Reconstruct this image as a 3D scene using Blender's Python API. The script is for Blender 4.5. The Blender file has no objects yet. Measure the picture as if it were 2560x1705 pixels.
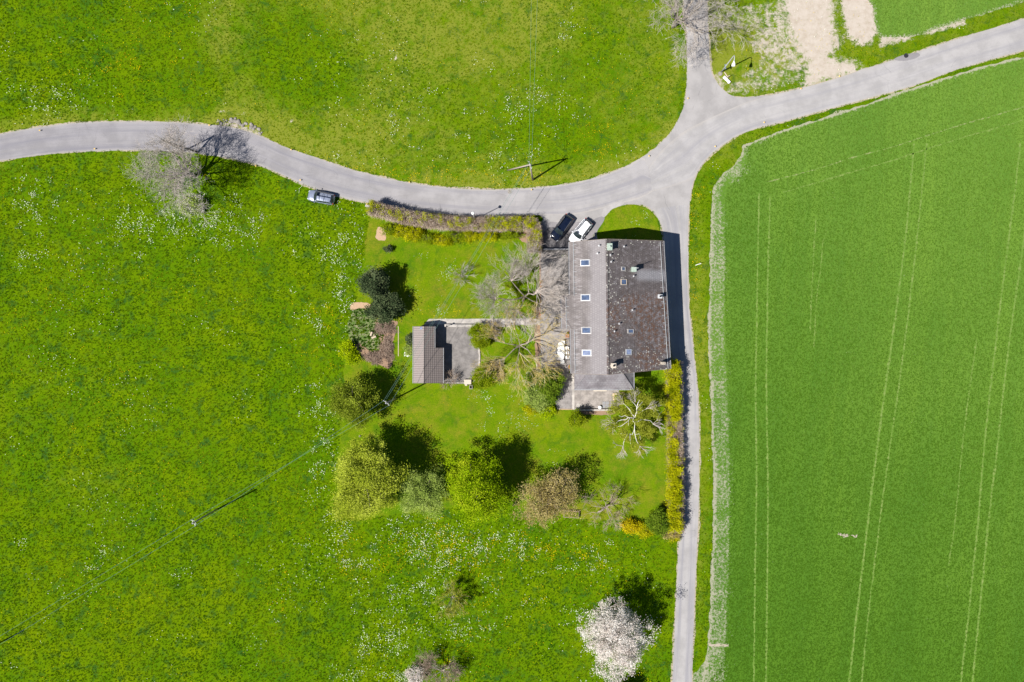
import bpy, bmesh, math, random
import numpy as np
from mathutils import Vector, Matrix

sc = bpy.context.scene
COL = sc.collection
# ------------------------------------------------------------------ camera, world, sun, exposure
H = 123.0                                   # camera height in metres
S = H / (28.0 / 36.0 * 2560.0)              # metres per photo pixel on the ground
cam_d = bpy.data.cameras.new('camera'); cam_d.lens = 28; cam_d.sensor_width = 36
cam_d.clip_start = 1.0; cam_d.clip_end = 3000
cam = bpy.data.objects.new('camera', cam_d); COL.objects.link(cam)
cam.location = (0, 0, H); sc.camera = cam
ELEV = math.radians(54.5); AZ = math.radians(27.0)      # AZ: where the shadows point, from +X
w = bpy.data.worlds.new('World'); sc.world = w; w.use_nodes = True
wn = w.node_tree; sky = wn.nodes.new('ShaderNodeTexSky'); sky.sky_type = 'NISHITA'
sky.sun_disc = False; sky.sun_elevation = ELEV; sky.sun_rotation = math.radians(243); sky.ozone_density = 6.0; sky.dust_density = 0.4
wn.links.new(sky.outputs[0], wn.nodes['Background'].inputs[0])
wn.nodes['Background'].inputs[1].default_value = 0.052
sl = bpy.data.lights.new('sun', 'SUN'); sl.energy = 5.0; sl.angle = math.radians(0.5); sl.color = (1.0, 0.955, 0.89)
sun = bpy.data.objects.new('sun', sl); COL.objects.link(sun); sun.location = (-60, -30, 90)
sun.rotation_euler = Vector((math.cos(AZ)*math.cos(ELEV), math.sin(AZ)*math.cos(ELEV), -math.sin(ELEV))).to_track_quat('-Z', 'Y').to_euler()
sc.view_settings.view_transform = 'Standard'; sc.view_settings.look = 'None'
sc.view_settings.exposure = 0.62; sc.view_settings.gamma = 1.0

D = 1.0875                                   # some outlines were measured at 1/1.0875 scale
def gx(px): return (px - 1280.0) * S
def gy(py): return (852.5 - py) * S
def at(px, py, z=0.0):
    k = 1 - z / H
    return Vector(((px - 1280.0) * S * k, (852.5 - py) * S * k, z))
def dd(pts): return [(x * D, y * D) for x, y in pts]

# ------------------------------------------------------------------ object helpers
def tag(o, label=None, cat=None, group=None, kind=None):
    if label: o['label'] = label
    if cat: o['category'] = cat
    if group: o['group'] = group
    if kind: o['kind'] = kind
    return o
def empty(name, loc, rz=0.0, label=None, cat=None, group=None):
    o = bpy.data.objects.new(name, None); COL.objects.link(o); o.empty_display_size = 0.3
    o.location = loc; o.rotation_euler = (0, 0, rz)
    return tag(o, label, cat, group)
def link(name, me, mat, parent=None, loc=None, smooth=False):
    if mat: me.materials.append(mat)
    if smooth: me.polygons.foreach_set('use_smooth', [True] * len(me.polygons))
    o = bpy.data.objects.new(name, me); COL.objects.link(o)
    if parent: o.parent = parent
    if loc is not None: o.location = loc
    return o
def copy_tree(o, parent=None):
    c = o.copy(); COL.objects.link(c); c.parent = parent
    for ch in [x for x in bpy.data.objects if x.parent == o]: copy_tree(ch, c)
    return c

class MB:
    """collects plain shapes into one mesh"""
    def __init__(s): s.v = []; s.f = []
    def add(s, vs, fs):
        b = len(s.v); s.v += [tuple(v) for v in vs]; s.f += [tuple(i + b for i in f) for f in fs]; return s
    def box(s, c, d, rz=0.0, M=None):
        hx, hy, hz = d[0]/2, d[1]/2, d[2]/2; co, si = math.cos(rz), math.sin(rz); vs = []
        for z in (-hz, hz):
            for x, y in ((-hx,-hy),(hx,-hy),(hx,hy),(-hx,hy)):
                vs.append(Vector((c[0]+x*co-y*si, c[1]+x*si+y*co, c[2]+z)))
        if M: vs = [M @ v for v in vs]
        return s.add(vs, [(3,2,1,0),(4,5,6,7),(0,1,5,4),(1,2,6,5),(2,3,7,6),(3,0,4,7)])
    def bbox(s, c, d, bv=0.02, rz=0.0, M=None):
        """box with a chamfered top edge"""
        hx, hy = d[0]/2, d[1]/2; z0 = c[2]-d[2]/2; z1 = c[2]+d[2]/2; co, si = math.cos(rz), math.sin(rz); vs = []
        for ins, z in ((0, z0), (0, z1-bv), (bv, z1)):
            for sx, sy in ((-1,-1),(1,-1),(1,1),(-1,1)):
                x = sx*(hx-ins); y = sy*(hy-ins); vs.append(Vector((c[0]+x*co-y*si, c[1]+x*si+y*co, z)))
        if M: vs = [M @ v for v in vs]
        fs = [(3,2,1,0),(8,9,10,11)]
        for k in (0, 4):
            for i in range(4):
                j = (i+1) % 4; fs.append((k+i, k+j, k+4+j, k+4+i))
        return s.add(vs, fs)
    def tube(s, pts, rad, n=6, cap=True):
        pts = [Vector(p) for p in pts]
        if not hasattr(rad, '__len__'): rad = [rad]*len(pts)
        b = len(s.v); up = None
        for i, p in enumerate(pts):
            t = (pts[min(i+1, len(pts)-1)] - pts[max(i-1, 0)])
            if t.length < 1e-9: t = Vector((0,0,1))
            t.normalize()
            if up is None: up = Vector((0,0,1)) if abs(t.z) < 0.9 else Vector((1,0,0))
            a = t.cross(up)
            if a.length < 1e-6: a = t.cross(Vector((0.3,1,0.1)))
            a.normalize(); c = t.cross(a); up = a.cross(t) if False else up
            for k in range(n):
                th = 2*math.pi*k/n; s.v.append(tuple(p + (a*math.cos(th) + c*math.sin(th))*rad[i]))
        for i in range(len(pts)-1):
            for k in range(n):
                k2 = (k+1) % n; s.f.append((b+i*n+k, b+i*n+k2, b+(i+1)*n+k2, b+(i+1)*n+k))
        if cap:
            s.f.append(tuple(b+k for k in range(n))[::-1]); s.f.append(tuple(b+(len(pts)-1)*n+k for k in range(n)))
        return s
    def lathe(s, prof, c, n=16):
        b = len(s.v)
        for r, z in prof:
            for k in range(n):
                th = 2*math.pi*k/n; s.v.append((c[0]+r*math.cos(th), c[1]+r*math.sin(th), c[2]+z))
        for i in range(len(prof)-1):
            for k in range(n):
                k2 = (k+1) % n; s.f.append((b+i*n+k, b+i*n+k2, b+(i+1)*n+k2, b+(i+1)*n+k))
        s.f.append(tuple(b+k for k in range(n))[::-1]); s.f.append(tuple(b+(len(prof)-1)*n+k for k in range(n)))
        return s
    def slab(s, poly, t):
        """thin plate: top polygon poly, lowered by t for the underside"""
        n = len(poly); p = [Vector(q) for q in poly]
        s.add(p + [q - Vector((0,0,t)) for q in p],
              [tuple(range(n)), tuple(range(2*n-1, n-1, -1))] + [(i, n+i, n+(i+1)%n, (i+1)%n) for i in range(n)])
        return s
    def surf(s, P, nu, nv, u0=0, u1=1, v0=0, v1=1):
        b = len(s.v)
        for j in range(nv+1):
            for i in range(nu+1):
                s.v.append(tuple(P(u0+(u1-u0)*i/nu, v0+(v1-v0)*j/nv)))
        for j in range(nv):
            for i in range(nu):
                a = b+j*(nu+1)+i; s.f.append((a, a+1, a+nu+2, a+nu+1))
        return s
    def build(s, name, mat, parent=None, loc=None, smooth=False):
        me = bpy.data.meshes.new(name); me.from_pydata(s.v, [], s.f); me.update()
        return link(name, me, mat, parent, loc, smooth)

def np_mesh(name, V, F, mat, parent=None, tone=None, smooth=False):
    """V (n,3), F (m,k) with k 3 or 4, optional float attribute 'tone' per vertex"""
    me = bpy.data.meshes.new(name); n, m, k = len(V), len(F), F.shape[1]
    me.vertices.add(n); me.vertices.foreach_set('co', np.ascontiguousarray(V, dtype=np.float32).ravel())
    me.loops.add(m*k); me.loops.foreach_set('vertex_index', np.ascontiguousarray(F, dtype=np.int32).ravel())
    me.polygons.add(m); me.polygons.foreach_set('loop_start', np.arange(0, m*k, k, dtype=np.int32))
    if tone is not None:
        a = me.attributes.new('tone', 'FLOAT', 'POINT'); a.data.foreach_set('value', np.asarray(tone, dtype=np.float32))
    me.update(calc_edges=True)
    o = link(name, me, mat, parent)
    if smooth: me.polygons.foreach_set('use_smooth', np.ones(m, dtype=bool))
    return o

# ------------------------------------------------------------------ material helpers
class NT:
    def __init__(s, name):
        s.m = bpy.data.materials.new(name); s.m.use_nodes = True; s.t = s.m.node_tree
        s.t.nodes.clear(); s.out = s.n('ShaderNodeOutputMaterial'); s._pos = None
    def n(s, ty, **kw):
        x = s.t.nodes.new(ty)
        for k, v in kw.items(): setattr(x, k, v)
        return x
    def l(s, a, b): s.t.links.new(a, b)
    def inp(s, node, key, val):
        if hasattr(val, 'links'): s.l(val, node.inputs[key])
        else:
            if isinstance(val, (tuple, list)) and len(val) == 3 and node.inputs[key].type == 'RGBA': val = (*val, 1)
            node.inputs[key].default_value = val
    def pos(s):
        if not s._pos: s._pos = s.n('ShaderNodeNewGeometry').outputs['Position']
        return s._pos
    def objc(s): return s.n('ShaderNodeTexCoord').outputs['Object']
    def uv(s): return s.n('ShaderNodeTexCoord').outputs['UV']
    def mapv(s, v, scale=(1,1,1), rot=0.0, loc=(0,0,0)):
        m = s.n('ShaderNodeMapping'); s.inp(m, 'Vector', v); m.inputs['Scale'].default_value = scale
        m.inputs['Rotation'].default_value = (0,0,rot); m.inputs['Location'].default_value = loc; return m.outputs[0]
    def noise(s, scale, detail=2, rough=0.5, v=None, dist=0.0):
        x = s.n('ShaderNodeTexNoise'); s.inp(x, 'Vector', v if v is not None else s.pos()); x.inputs['Scale'].default_value = scale
        x.inputs['Detail'].default_value = detail; x.inputs['Roughness'].default_value = rough; x.inputs['Distortion'].default_value = dist
        return x.outputs['Fac']
    def vor(s, scale, v=None, feat='F1', out='Distance', rnd=1.0):
        x = s.n('ShaderNodeTexVoronoi', feature=feat); s.inp(x, 'Vector', v if v is not None else s.pos()); x.inputs['Scale'].default_value = scale
        x.inputs['Randomness'].default_value = rnd; return x.outputs[out]
    def rng(s, f, a, b, c=0.0, d=1.0, smooth=True):
        x = s.n('ShaderNodeMapRange'); x.interpolation_type = 'SMOOTHSTEP' if smooth else 'LINEAR'
        s.inp(x, 'Value', f)
        for i, q in enumerate((a, b, c, d)): x.inputs[i+1].default_value = q
        return x.outputs[0]
    def math(s, op, a, b=0.0):
        x = s.n('ShaderNodeMath', operation=op); s.inp(x, 0, a); s.inp(x, 1, b); return x.outputs[0]
    def mix(s, f, a, b, mode='MIX'):
        x = s.n('ShaderNodeMix', data_type='RGBA', blend_type=mode); s.inp(x, 0, f)
        for k, c in ((6, a), (7, b)):
            if hasattr(c, 'links'): s.l(c, x.inputs[k])
            else: x.inputs[k].default_value = (*c, 1) if len(c) == 3 else c
        return x.outputs[2]
    def ramp(s, f, stops):
        x = s.n('ShaderNodeValToRGB'); s.l(f, x.inputs[0]); e = x.color_ramp.elements
        while len(e) < len(stops): e.new(0.5)
        for i, (p, c) in enumerate(stops): e[i].position = p; e[i].color = (*c, 1)
        return x.outputs[0]
    def attr(s, name): return s.n('ShaderNodeAttribute', attribute_name=name).outputs['Fac']
    def xyz(s, v=None):
        x = s.n('ShaderNodeSeparateXYZ'); s.inp(x, 0, v if v is not None else s.pos()); return x.outputs
    def bump(s, h, strength=0.5, dist=0.05):
        b = s.n('ShaderNodeBump'); s.l(h, b.inputs['Height']); b.inputs['Strength'].default_value = strength
        b.inputs['Distance'].default_value = dist; return b.outputs[0]
    def bsdf(s, col, rough=0.9, metal=0.0, spec=0.3, normal=None, **kw):
        b = s.n('ShaderNodeBsdfPrincipled'); s.inp(b, 'Base Color', col); s.inp(b, 'Roughness', rough)
        b.inputs['Metallic'].default_value = metal; b.inputs['Specular IOR Level'].default_value = spec
        if normal is not None: s.l(normal, b.inputs['Normal'])
        for k, v in kw.items(): b.inputs[k.replace('_', ' ')].default_value = v
        s.l(b.outputs[0], s.out.inputs[0]); return s.m
    def leaf(s, col, trans=0.3):
        d = s.n('ShaderNodeBsdfDiffuse'); t = s.n('ShaderNodeBsdfTranslucent'); m = s.n('ShaderNodeMixShader')
        s.inp(d, 'Color', col); s.inp(t, 'Color', col); m.inputs[0].default_value = trans
        s.l(d.outputs[0], m.inputs[1]); s.l(t.outputs[0], m.inputs[2]); s.l(m.outputs[0], s.out.inputs[0]); return s.m

def plain(name, col, rough=0.7, metal=0.0, spec=0.3, var=0.12, sc_=6.0, bump=0.0, **kw):
    t = NT(name); n = t.noise(sc_, 3, 0.6)
    c = t.mix(t.rng(n, 0.3, 0.7), tuple(x*(1-var) for x in col), tuple(min(1, x*(1+var)) for x in col))
    return t.bsdf(c, rough, metal, spec, t.bump(n, bump, 0.02) if bump else None, **kw)
def leafmat(name, dark, mid, light, trans=0.3):
    t = NT(name); a = t.attr('tone'); return t.leaf(t.ramp(a, [(0.0, dark), (0.5, mid), (1.0, light)]), trans)

# ---- grounds
def grass_mat(name, lush, dryc, dark, light, big=0.06, blot=0.55, attr=True):
    t = NT(name)
    fine = t.noise(7.5, 4, 0.75); mid = t.noise(0.45, 6, 0.72); bl = t.noise(blot, 4, 0.6, dist=0.4); lg = t.noise(big, 3, 0.5)
    c = t.mix(t.rng(mid, 0.32, 0.68), lush, light)
    hv = t.noise(3.2, 5, 0.75, dist=0.5)
    c = t.mix(t.rng(hv, 0.55, 0.75, 0, 0.5), c, tuple(q*z for q, z in zip(light, (1.35, 1.08, 1.0))))
    c = t.mix(t.rng(hv, 0.46, 0.30, 0, 0.4), c, tuple(q*z for q, z in zip(lush, (0.42, 0.60, 2.2))))
    c = t.mix(t.math('MULTIPLY', t.rng(bl, 0.53, 0.68), 0.75), c, dark)
    dw = t.attr('dry') if attr else 0.30
    lf = t.noise(0.055, 4, 0.6, dist=0.6); c = t.mix(t.rng(lf, 0.50, 0.66, 0, 0.55), c, t.mix(1.0, c, (1.35, 1.10, 1.0), 'MULTIPLY')); c = t.mix(t.rng(t.noise(0.13, 5, 0.65), 0.46, 0.62, 0, 0.7), c, t.mix(1.0, c, (0.68, 0.86, 1.3), 'MULTIPLY'))
    dn = t.math('ADD', t.math('MULTIPLY', t.noise(0.8, 6, 0.75), 1.5), t.math('ADD', t.math('MULTIPLY', lg, 0.8), t.math('MULTIPLY', t.noise(0.22, 6, 0.7, dist=1.2), 1.5)))
    dn = t.math('MULTIPLY', t.math('ADD', dn, -1.45), t.math('MULTIPLY', dw, 2.5))
    c = t.mix(t.rng(dn, 0.15, 0.95), c, dryc)
    c = t.mix(t.math('MULTIPLY', t.rng(t.noise(0.42, 6, 0.7, dist=0.8), 0.55, 0.66), 0.6), c, dark)
    c = t.mix(t.rng(t.noise(4.0, 4, 0.8), 0.58, 0.72, 0, 0.5), c, t.mix(1.0, c, (1.35, 1.15, 1.6), 'MULTIPLY'))
    c = t.mix(t.rng(fine, 0.25, 0.75, 0.0, 1.0), t.mix(1.0, c, (0.55, 0.62, 0.56), 'MULTIPLY'), t.mix(1.0, c, (1.42, 1.32, 1.4), 'MULTIPLY'))
    dmask = None
    if attr:
        dm = t.math('ADD', t.attr('dirt'), t.math('SUBTRACT', t.math('MULTIPLY', t.noise(1.1, 9, 0.86), 2.8), 1.4))
        soil = t.ramp(t.noise(0.9, 7, 0.8), [(0.3, (0.33, 0.275, 0.215)), (0.52, (0.41, 0.36, 0.305)), (0.75, (0.47, 0.42, 0.37))])
        c = t.mix(t.rng(dm, 0.30, 0.70), c, soil)
    h = t.math('ADD', fine, mid)
    return t.bsdf(c, 1.0, 0, 0.0, t.bump(fine, 0.25, 0.05))
M = {}
M['meadow'] = grass_mat('meadow_grass', (0.067, 0.141, 0.0014), (0.158, 0.190, 0.020), (0.024, 0.074, 0.010), (0.104, 0.178, 0.0014))
M['lawn'] = grass_mat('mown_lawn', (0.086, 0.162, 0.002), (0.185, 0.172, 0.018), (0.055, 0.125, 0.005), (0.120, 0.190, 0.003), attr=False, big=0.10)
def crop_mat():
    t = NT('young_cereal'); p = t.pos(); x, y, z = t.xyz()
    v = t.mapv(p, (1, 1, 1), math.radians(5))
    rows = t.noise(1.0, 4, 0.7, t.mapv(v, (5.5, 1.6, 1)))
    fine = t.noise(3.4, 3, 0.7); lg = t.noise(0.05, 3, 0.5); st = t.noise(1.0, 2, 0.5, t.mapv(v, (0.30, 0.012, 1)))
    c = t.mix(t.rng(lg, 0.30, 0.70), (0.058, 0.138, 0.009), (0.072, 0.156, 0.011))
    g = t.rng(t.math('ADD', t.math('MULTIPLY', y, 0.9), t.math('MULTIPLY', x, 0.55)), -60, 90, 0, 1)  # hazy brightening towards the north-east, painted into the crop colour
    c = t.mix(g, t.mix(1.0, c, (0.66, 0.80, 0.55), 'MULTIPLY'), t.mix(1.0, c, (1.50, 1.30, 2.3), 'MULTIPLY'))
    c = t.mix(t.rng(st, 0.42, 0.62, 0, 0.35), c, t.mix(1.0, c, (1.36, 1.22, 1.2), 'MULTIPLY'))
    s3 = t.noise(1.0, 3, 0.6, t.mapv(v, (1.1, 0.03, 1))); c = t.mix(t.rng(s3, 0.54, 0.70, 0, 0.35), c, t.mix(1.0, c, (1.3, 1.18, 1.15), 'MULTIPLY')); c = t.mix(t.rng(s3, 0.44, 0.32, 0, 0.35), c, t.mix(1.0, c, (0.8, 0.86, 0.9), 'MULTIPLY'))
    c = t.mix(t.rng(rows, 0.32, 0.68), t.mix(1.0, c, (0.80, 0.83, 0.85), 'MULTIPLY'), t.mix(1.0, c, (1.14, 1.10, 1.1), 'MULTIPLY'))
    bn = t.math('ADD', t.attr('bare'), t.math('SUBTRACT', t.math('MULTIPLY', t.noise(2.6, 6, 0.85), 2.6), 1.3))
    bn = t.math('ADD', bn, t.math('SUBTRACT', t.math('MULTIPLY', t.noise(0.35, 5, 0.7), 0.7), 0.35))
    sf = t.noise(7, 4, 0.7)
    c = t.mix(t.rng(bn, 0.32, 0.68, 0, 0.85), c, t.mix(sf, (0.26, 0.245, 0.180), (0.38, 0.355, 0.285)))
    return t.bsdf(c, 0.95, 0, 0.1, t.bump(t.math('ADD', rows, fine), 0.4, 0.08))
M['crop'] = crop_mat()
def soilmix(name, thr, soilc=(0.46, 0.41, 0.34), green=(0.075, 0.165, 0.022), sc_=1.6, str_=(1, 1, 1), wd=0.05):
    t = NT(name); n = t.noise(sc_, 6, 0.75, t.mapv(t.pos(), str_)); f = t.noise(9, 3, 0.6)
    s1 = t.mix(f, tuple(q*0.78 for q in soilc), tuple(q*1.2 for q in soilc))
    g1 = t.mix(f, tuple(q*0.65 for q in green), tuple(q*1.3 for q in green))
    return t.bsdf(t.mix(t.rng(n, thr-wd, thr+wd), s1, g1), 0.95, 0, 0.1, t.bump(t.math('ADD', n, f), 0.6, 0.06))
M['sparse'] = soilmix('sparse_crop_on_bare_soil', 0.47, (0.33, 0.33, 0.235), (0.115, 0.200, 0.040), 4.2, (1,1,1), 0.14)
M['thin'] = soilmix('thin_crop_on_soil', 0.38, (0.22, 0.27, 0.12), (0.078, 0.165, 0.016), 3.4, (1,1,1), 0.12)
M['baresoil'] = soilmix('bare_field_edge', 0.62, (0.36, 0.31, 0.25), (0.13, 0.18, 0.04), 2.2, (1,1,1), 0.1)
M['wheeltrack'] = soilmix('wheel_track', 0.46, (0.185, 0.245, 0.07), (0.10, 0.19, 0.025), 1.2, (1,1,1), 0.16)
M['wheeltrack_pale'] = soilmix('wheel_track_pale', 0.48, (0.26, 0.27, 0.13), (0.10, 0.19, 0.025), 0.9, (1,1,1), 0.14)
M['mudbrown'] = soilmix('brown_garden_soil', 0.80, (0.27, 0.18, 0.12), (0.10, 0.14, 0.03), 2.5)
M['pinksoil'] = soilmix('dry_pinkish_soil', 0.66, (0.42, 0.29, 0.19), (0.14, 0.19, 0.03), 2.5)
M['rough'] = soilmix('rough_weeds', 0.47, (0.24, 0.23, 0.13), (0.075, 0.140, 0.022), 1.6, (1,1,1), 0.12)
M['verge_dirt'] = soilmix('gravel_shoulder', 0.56, (0.37, 0.31, 0.235), (0.13, 0.18, 0.03), 2.6, (1,1,1), 0.10)
def asphalt(name, c0, worn=1.0, uv=True, patches=0.5, pale_x=None):
    t = NT(name); f = t.noise(14, 3, 0.7); m = t.noise(0.35, 4, 0.6); 
    c = t.mix(t.rng(m, 0.35, 0.65), tuple(q*0.88 for q in c0), tuple(q*1.08 for q in c0))
    if uv:
        u, v, _ = t.xyz(t.uv())
        s1 = t.noise(1.0, 4, 0.65, t.mapv(t.uv(), (0.018, 3.2, 1)))
        c = t.mix(t.rng(s1, 0.42, 0.66, 0, 0.8*worn), c, tuple(q*z for q, z in zip(c0, (0.74, 0.75, 0.82))))
        s2 = t.noise(1.0, 5, 0.7, t.mapv(t.uv(), (0.10, 11, 1), loc=(7, 3, 0)))
        c = t.mix(t.rng(s2, 0.55, 0.72, 0, 0.6), c, tuple(min(1, q*1.14) for q in c0))
        e = t.math('ABSOLUTE', t.math('SUBTRACT', v, 0.5))
        en = t.math('ADD', e, t.math('MULTIPLY', t.math('SUBTRACT', t.noise(0.5, 5, 0.7), 0.5), 0.16))
        c = t.mix(t.rng(en, 0.41, 0.50, 0, 0.45), c, (0.345, 0.318, 0.29))
    if pale_x: c = t.mix(t.rng(t.xyz()[0], pale_x[0], pale_x[1]), c, t.mix(1.0, c, (1.24, 1.24, 1.20), 'MULTIPLY'))  # paler along x: paving age, with sun wash put into the colour
    wp = t.n('ShaderNodeVectorMath', operation='ADD'); t.l(t.pos(), wp.inputs[0]); ws = t.n('ShaderNodeTexNoise'); t.l(t.pos(), ws.inputs['Vector']); ws.inputs['Scale'].default_value = 0.5; ws.inputs['Detail'].default_value = 4; t.l(ws.outputs['Color'], wp.inputs[1])
    cr = t.vor(0.30, t.mapv(wp.outputs[0], (1, 1, 0.01)), 'DISTANCE_TO_EDGE')
    cm = t.math('MULTIPLY', t.rng(t.noise(0.3, 4), 0.54, 0.60), t.rng(cr, 0.0, 0.010, 0.38, 0.0))
    c = t.mix(cm, c, (0.10, 0.10, 0.10))
    c = t.mix(t.rng(t.noise(0.9, 5, 0.7), 0.60, 0.74, 0, patches), c, tuple(q*0.84 for q in c0))
    c = t.mix(f, t.mix(1.0, c, (0.86,)*3, 'MULTIPLY'), t.mix(1.0, c, (1.13,)*3, 'MULTIPLY'))
    return t.bsdf(c, 0.9, 0, 0.2, t.bump(f, 0.3, 0.01))
M['road'] = asphalt('asphalt_main', (0.246, 0.236, 0.244), 1.0, True, 0.5, (-50.0, 14.0))
M['road_r'] = asphalt('asphalt_light', (0.322, 0.310, 0.306), 0.8)
M['road_n'] = asphalt('asphalt_side', (0.300, 0.287, 0.283), 0.6, uv=False)
M['road_s'] = asphalt('asphalt_lane', (0.310, 0.299, 0.296), 1.2)
M['drive'] = asphalt('asphalt_drive', (0.115, 0.109, 0.115), 0.8, uv=False, patches=0.8)
M['drive_mid'] = asphalt('asphalt_patch', (0.215, 0.205, 0.212), 0.8, uv=False, patches=0.8)
M['asph_pale'] = asphalt('asphalt_pale_patch', (0.34, 0.325, 0.32), 0.8, uv=False, patches=0.8)
def concrete(name, col, stain=0.5, sc_=0.8):
    t = NT(name); n = t.noise(sc_, 6, 0.72); f = t.noise(11, 3, 0.7); b = t.noise(3.0, 5, 0.7, dist=0.6)
    c = t.mix(t.rng(n, 0.35, 0.66), tuple(q*0.72 for q in col), tuple(min(1, q*1.14) for q in col))
    c = t.mix(t.rng(b, 0.62, 0.70, 0, stain), c, tuple(min(1, q*1.4) for q in col))
    c = t.mix(f, t.mix(1.0, c, (0.85,)*3, 'MULTIPLY'), t.mix(1.0, c, (1.12,)*3, 'MULTIPLY'))
    return t.bsdf(c, 0.9, 0, 0.2, t.bump(f, 0.3, 0.01))
M['concrete'] = concrete('stained_concrete', (0.205, 0.190, 0.182))
M['concrete_pale'] = concrete('pale_concrete', (0.42, 0.39, 0.36))
M['patio'] = concrete('patio_stone', (0.30, 0.27, 0.25), 0.6, 1.2)
M['court'] = concrete('courtyard_gravel', (0.255, 0.236, 0.228), 0.5, 1.6)
# ---- roofs
def roof_mat(name, base, pale, side):
    """side 'w': worn pale band near the ridge; 'e': dark with lichen and rusty moss; 'a': slates of the annexe"""
    t = NT(name); p = t.pos(); x, y, z = t.xyz()
    br = t.n('ShaderNodeTexBrick'); t.l(t.mapv(p, (1, 1, 1), math.radians(90) if side != 'a' else 0), br.inputs['Vector'])
    br.inputs['Color1'].default_value = (1, 1, 1, 1); br.inputs['Color2'].default_value = (0.86, 0.85, 0.86, 1); br.inputs['Mortar'].default_value = (0.80, 0.79, 0.80, 1)
    br.inputs['Scale'].default_value = 1.0; br.inputs['Brick Width'].default_value = 0.33 if side != 'a' else 0.45
    br.inputs['Row Height'].default_value = 0.33; br.inputs['Mortar Size'].default_value = 0.035; br.offset = 0.5
    n1 = t.noise(0.5, 5, 0.65); fine = t.noise(9, 4, 0.75); 
    c = t.mix(t.rng(n1, 0.35, 0.65), tuple(q*0.85 for q in base), tuple(q*1.15 for q in base))
    if side == 'w':
        band = t.rng(t.math('ADD', x, t.math('MULTIPLY', t.noise(0.6, 4, 0.6), 1.6)), 11.3, 12.6)
        c = t.mix(t.math('MULTIPLY', band, 0.85), c, pale)
        edge = t.math('MULTIPLY', t.rng(x, 8.6, 9.2), t.rng(x, 10.3, 9.9))
        st = t.noise(1.0, 5, 0.7, t.mapv(p, (0.7, 4.5, 1)))
        c = t.mix(t.math('MULTIPLY', edge, t.rng(st, 0.48, 0.60, 0, 0.45)), c, tuple(q*1.5 for q in pale))
        lich, dens = 0.20, t.rng(x, 13.2, 13.9, 0.0, 0.14)
    elif side == 'e':
        moss = t.math('MULTIPLY', t.rng(t.noise(0.16, 3, 0.5), 0.36, 0.50), t.rng(y, 8.0, 5.5))
        blot = t.noise(2.2, 5, 0.75)
        c = t.mix(t.math('MULTIPLY', moss, t.rng(blot, 0.46, 0.56, 0, 0.9)), c, (0.130, 0.068, 0.042))
        c = t.mix(t.math('MULTIPLY', moss, t.rng(blot, 0.44, 0.36, 0, 0.75)), c, tuple(q*1.35 for q in pale))
        near = t.rng(x, 18.5, 14.0); low = t.rng(y, 1.5, -3.0); top = t.rng(y, 13.6, 14.4)
        mx = t.math('MAXIMUM', t.math('MAXIMUM', near, low), top)
        lich, dens = 0.14, t.math('ADD', t.math('MULTIPLY', mx, 0.13), 0.055)
        c = t.mix(t.rng(t.noise(1.5, 6, 0.8), 0.50, 0.62, 0, 0.6), c, tuple(q*1.25 for q in pale))
        c = t.mix(t.rng(t.noise(0.7, 6, 0.75, dist=1.0), 0.54, 0.64, 0, 0.5), c, tuple(q*0.6 for q in base))
        wash = t.math('MULTIPLY', t.rng(y, 8.4, 9.3), t.rng(y, 10.8, 10.0))
        wash = t.math('MULTIPLY', wash, t.rng(x, 17.6, 18.6))
        c = t.mix(t.math('MULTIPLY', wash, 0.6), c, (0.34, 0.34, 0.36))
    else:
        c = t.mix(t.rng(t.noise(0.8, 4, 0.6), 0.4, 0.6, 0, 0.6), c, pale); lich, dens = 0.1, t.rng(x, 16.0, 18.0, 0.03, 0.13)
    c = t.mix(1.0, c, br.outputs['Color'], 'MULTIPLY')
    vd = t.vor(3.6, t.mapv(p, (1, 1, 0.01))); vc = t.n('ShaderNodeTexVoronoi'); t.l(t.mapv(p, (1, 1, 0.01)), vc.inputs['Vector']); vc.inputs['Scale'].default_value = 3.6
    dens = t.math('MULTIPLY', dens, t.rng(t.xyz(vc.outputs['Color'])[0], 0.25, 1.0, 0.0, 1.35, False))
    lv = t.math('ADD', t.math('LESS_THAN', vd, t.math('ADD', t.math('MULTIPLY', dens, 1.6), lich*0.0)), 0.0)
    lm = t.math('MULTIPLY', lv, t.rng(t.noise(0.9, 4, 0.6), 0.36, 0.48))
    c = t.mix(t.math('MULTIPLY', lm, 0.9), c, (0.52, 0.51, 0.44))
    c = t.mix(fine, t.mix(1.0, c, (0.66,)*3, 'MULTIPLY'), t.mix(1.0, c, (1.3,)*3, 'MULTIPLY'))
    hh = t.math('ADD', t.math('MULTIPLY', br.outputs['Fac'], -0.6), t.math('MULTIPLY', fine, 0.3))
    return t.bsdf(c, 0.85, 0, 0.25, t.bump(hh, 0.6, 0.03))
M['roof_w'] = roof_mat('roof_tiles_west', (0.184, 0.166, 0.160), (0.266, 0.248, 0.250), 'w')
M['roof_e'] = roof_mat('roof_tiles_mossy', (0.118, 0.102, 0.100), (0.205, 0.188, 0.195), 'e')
M['roof_a'] = roof_mat('annexe_tiles', (0.185, 0.170, 0.178), (0.270, 0.262, 0.270), 'a')
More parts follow.
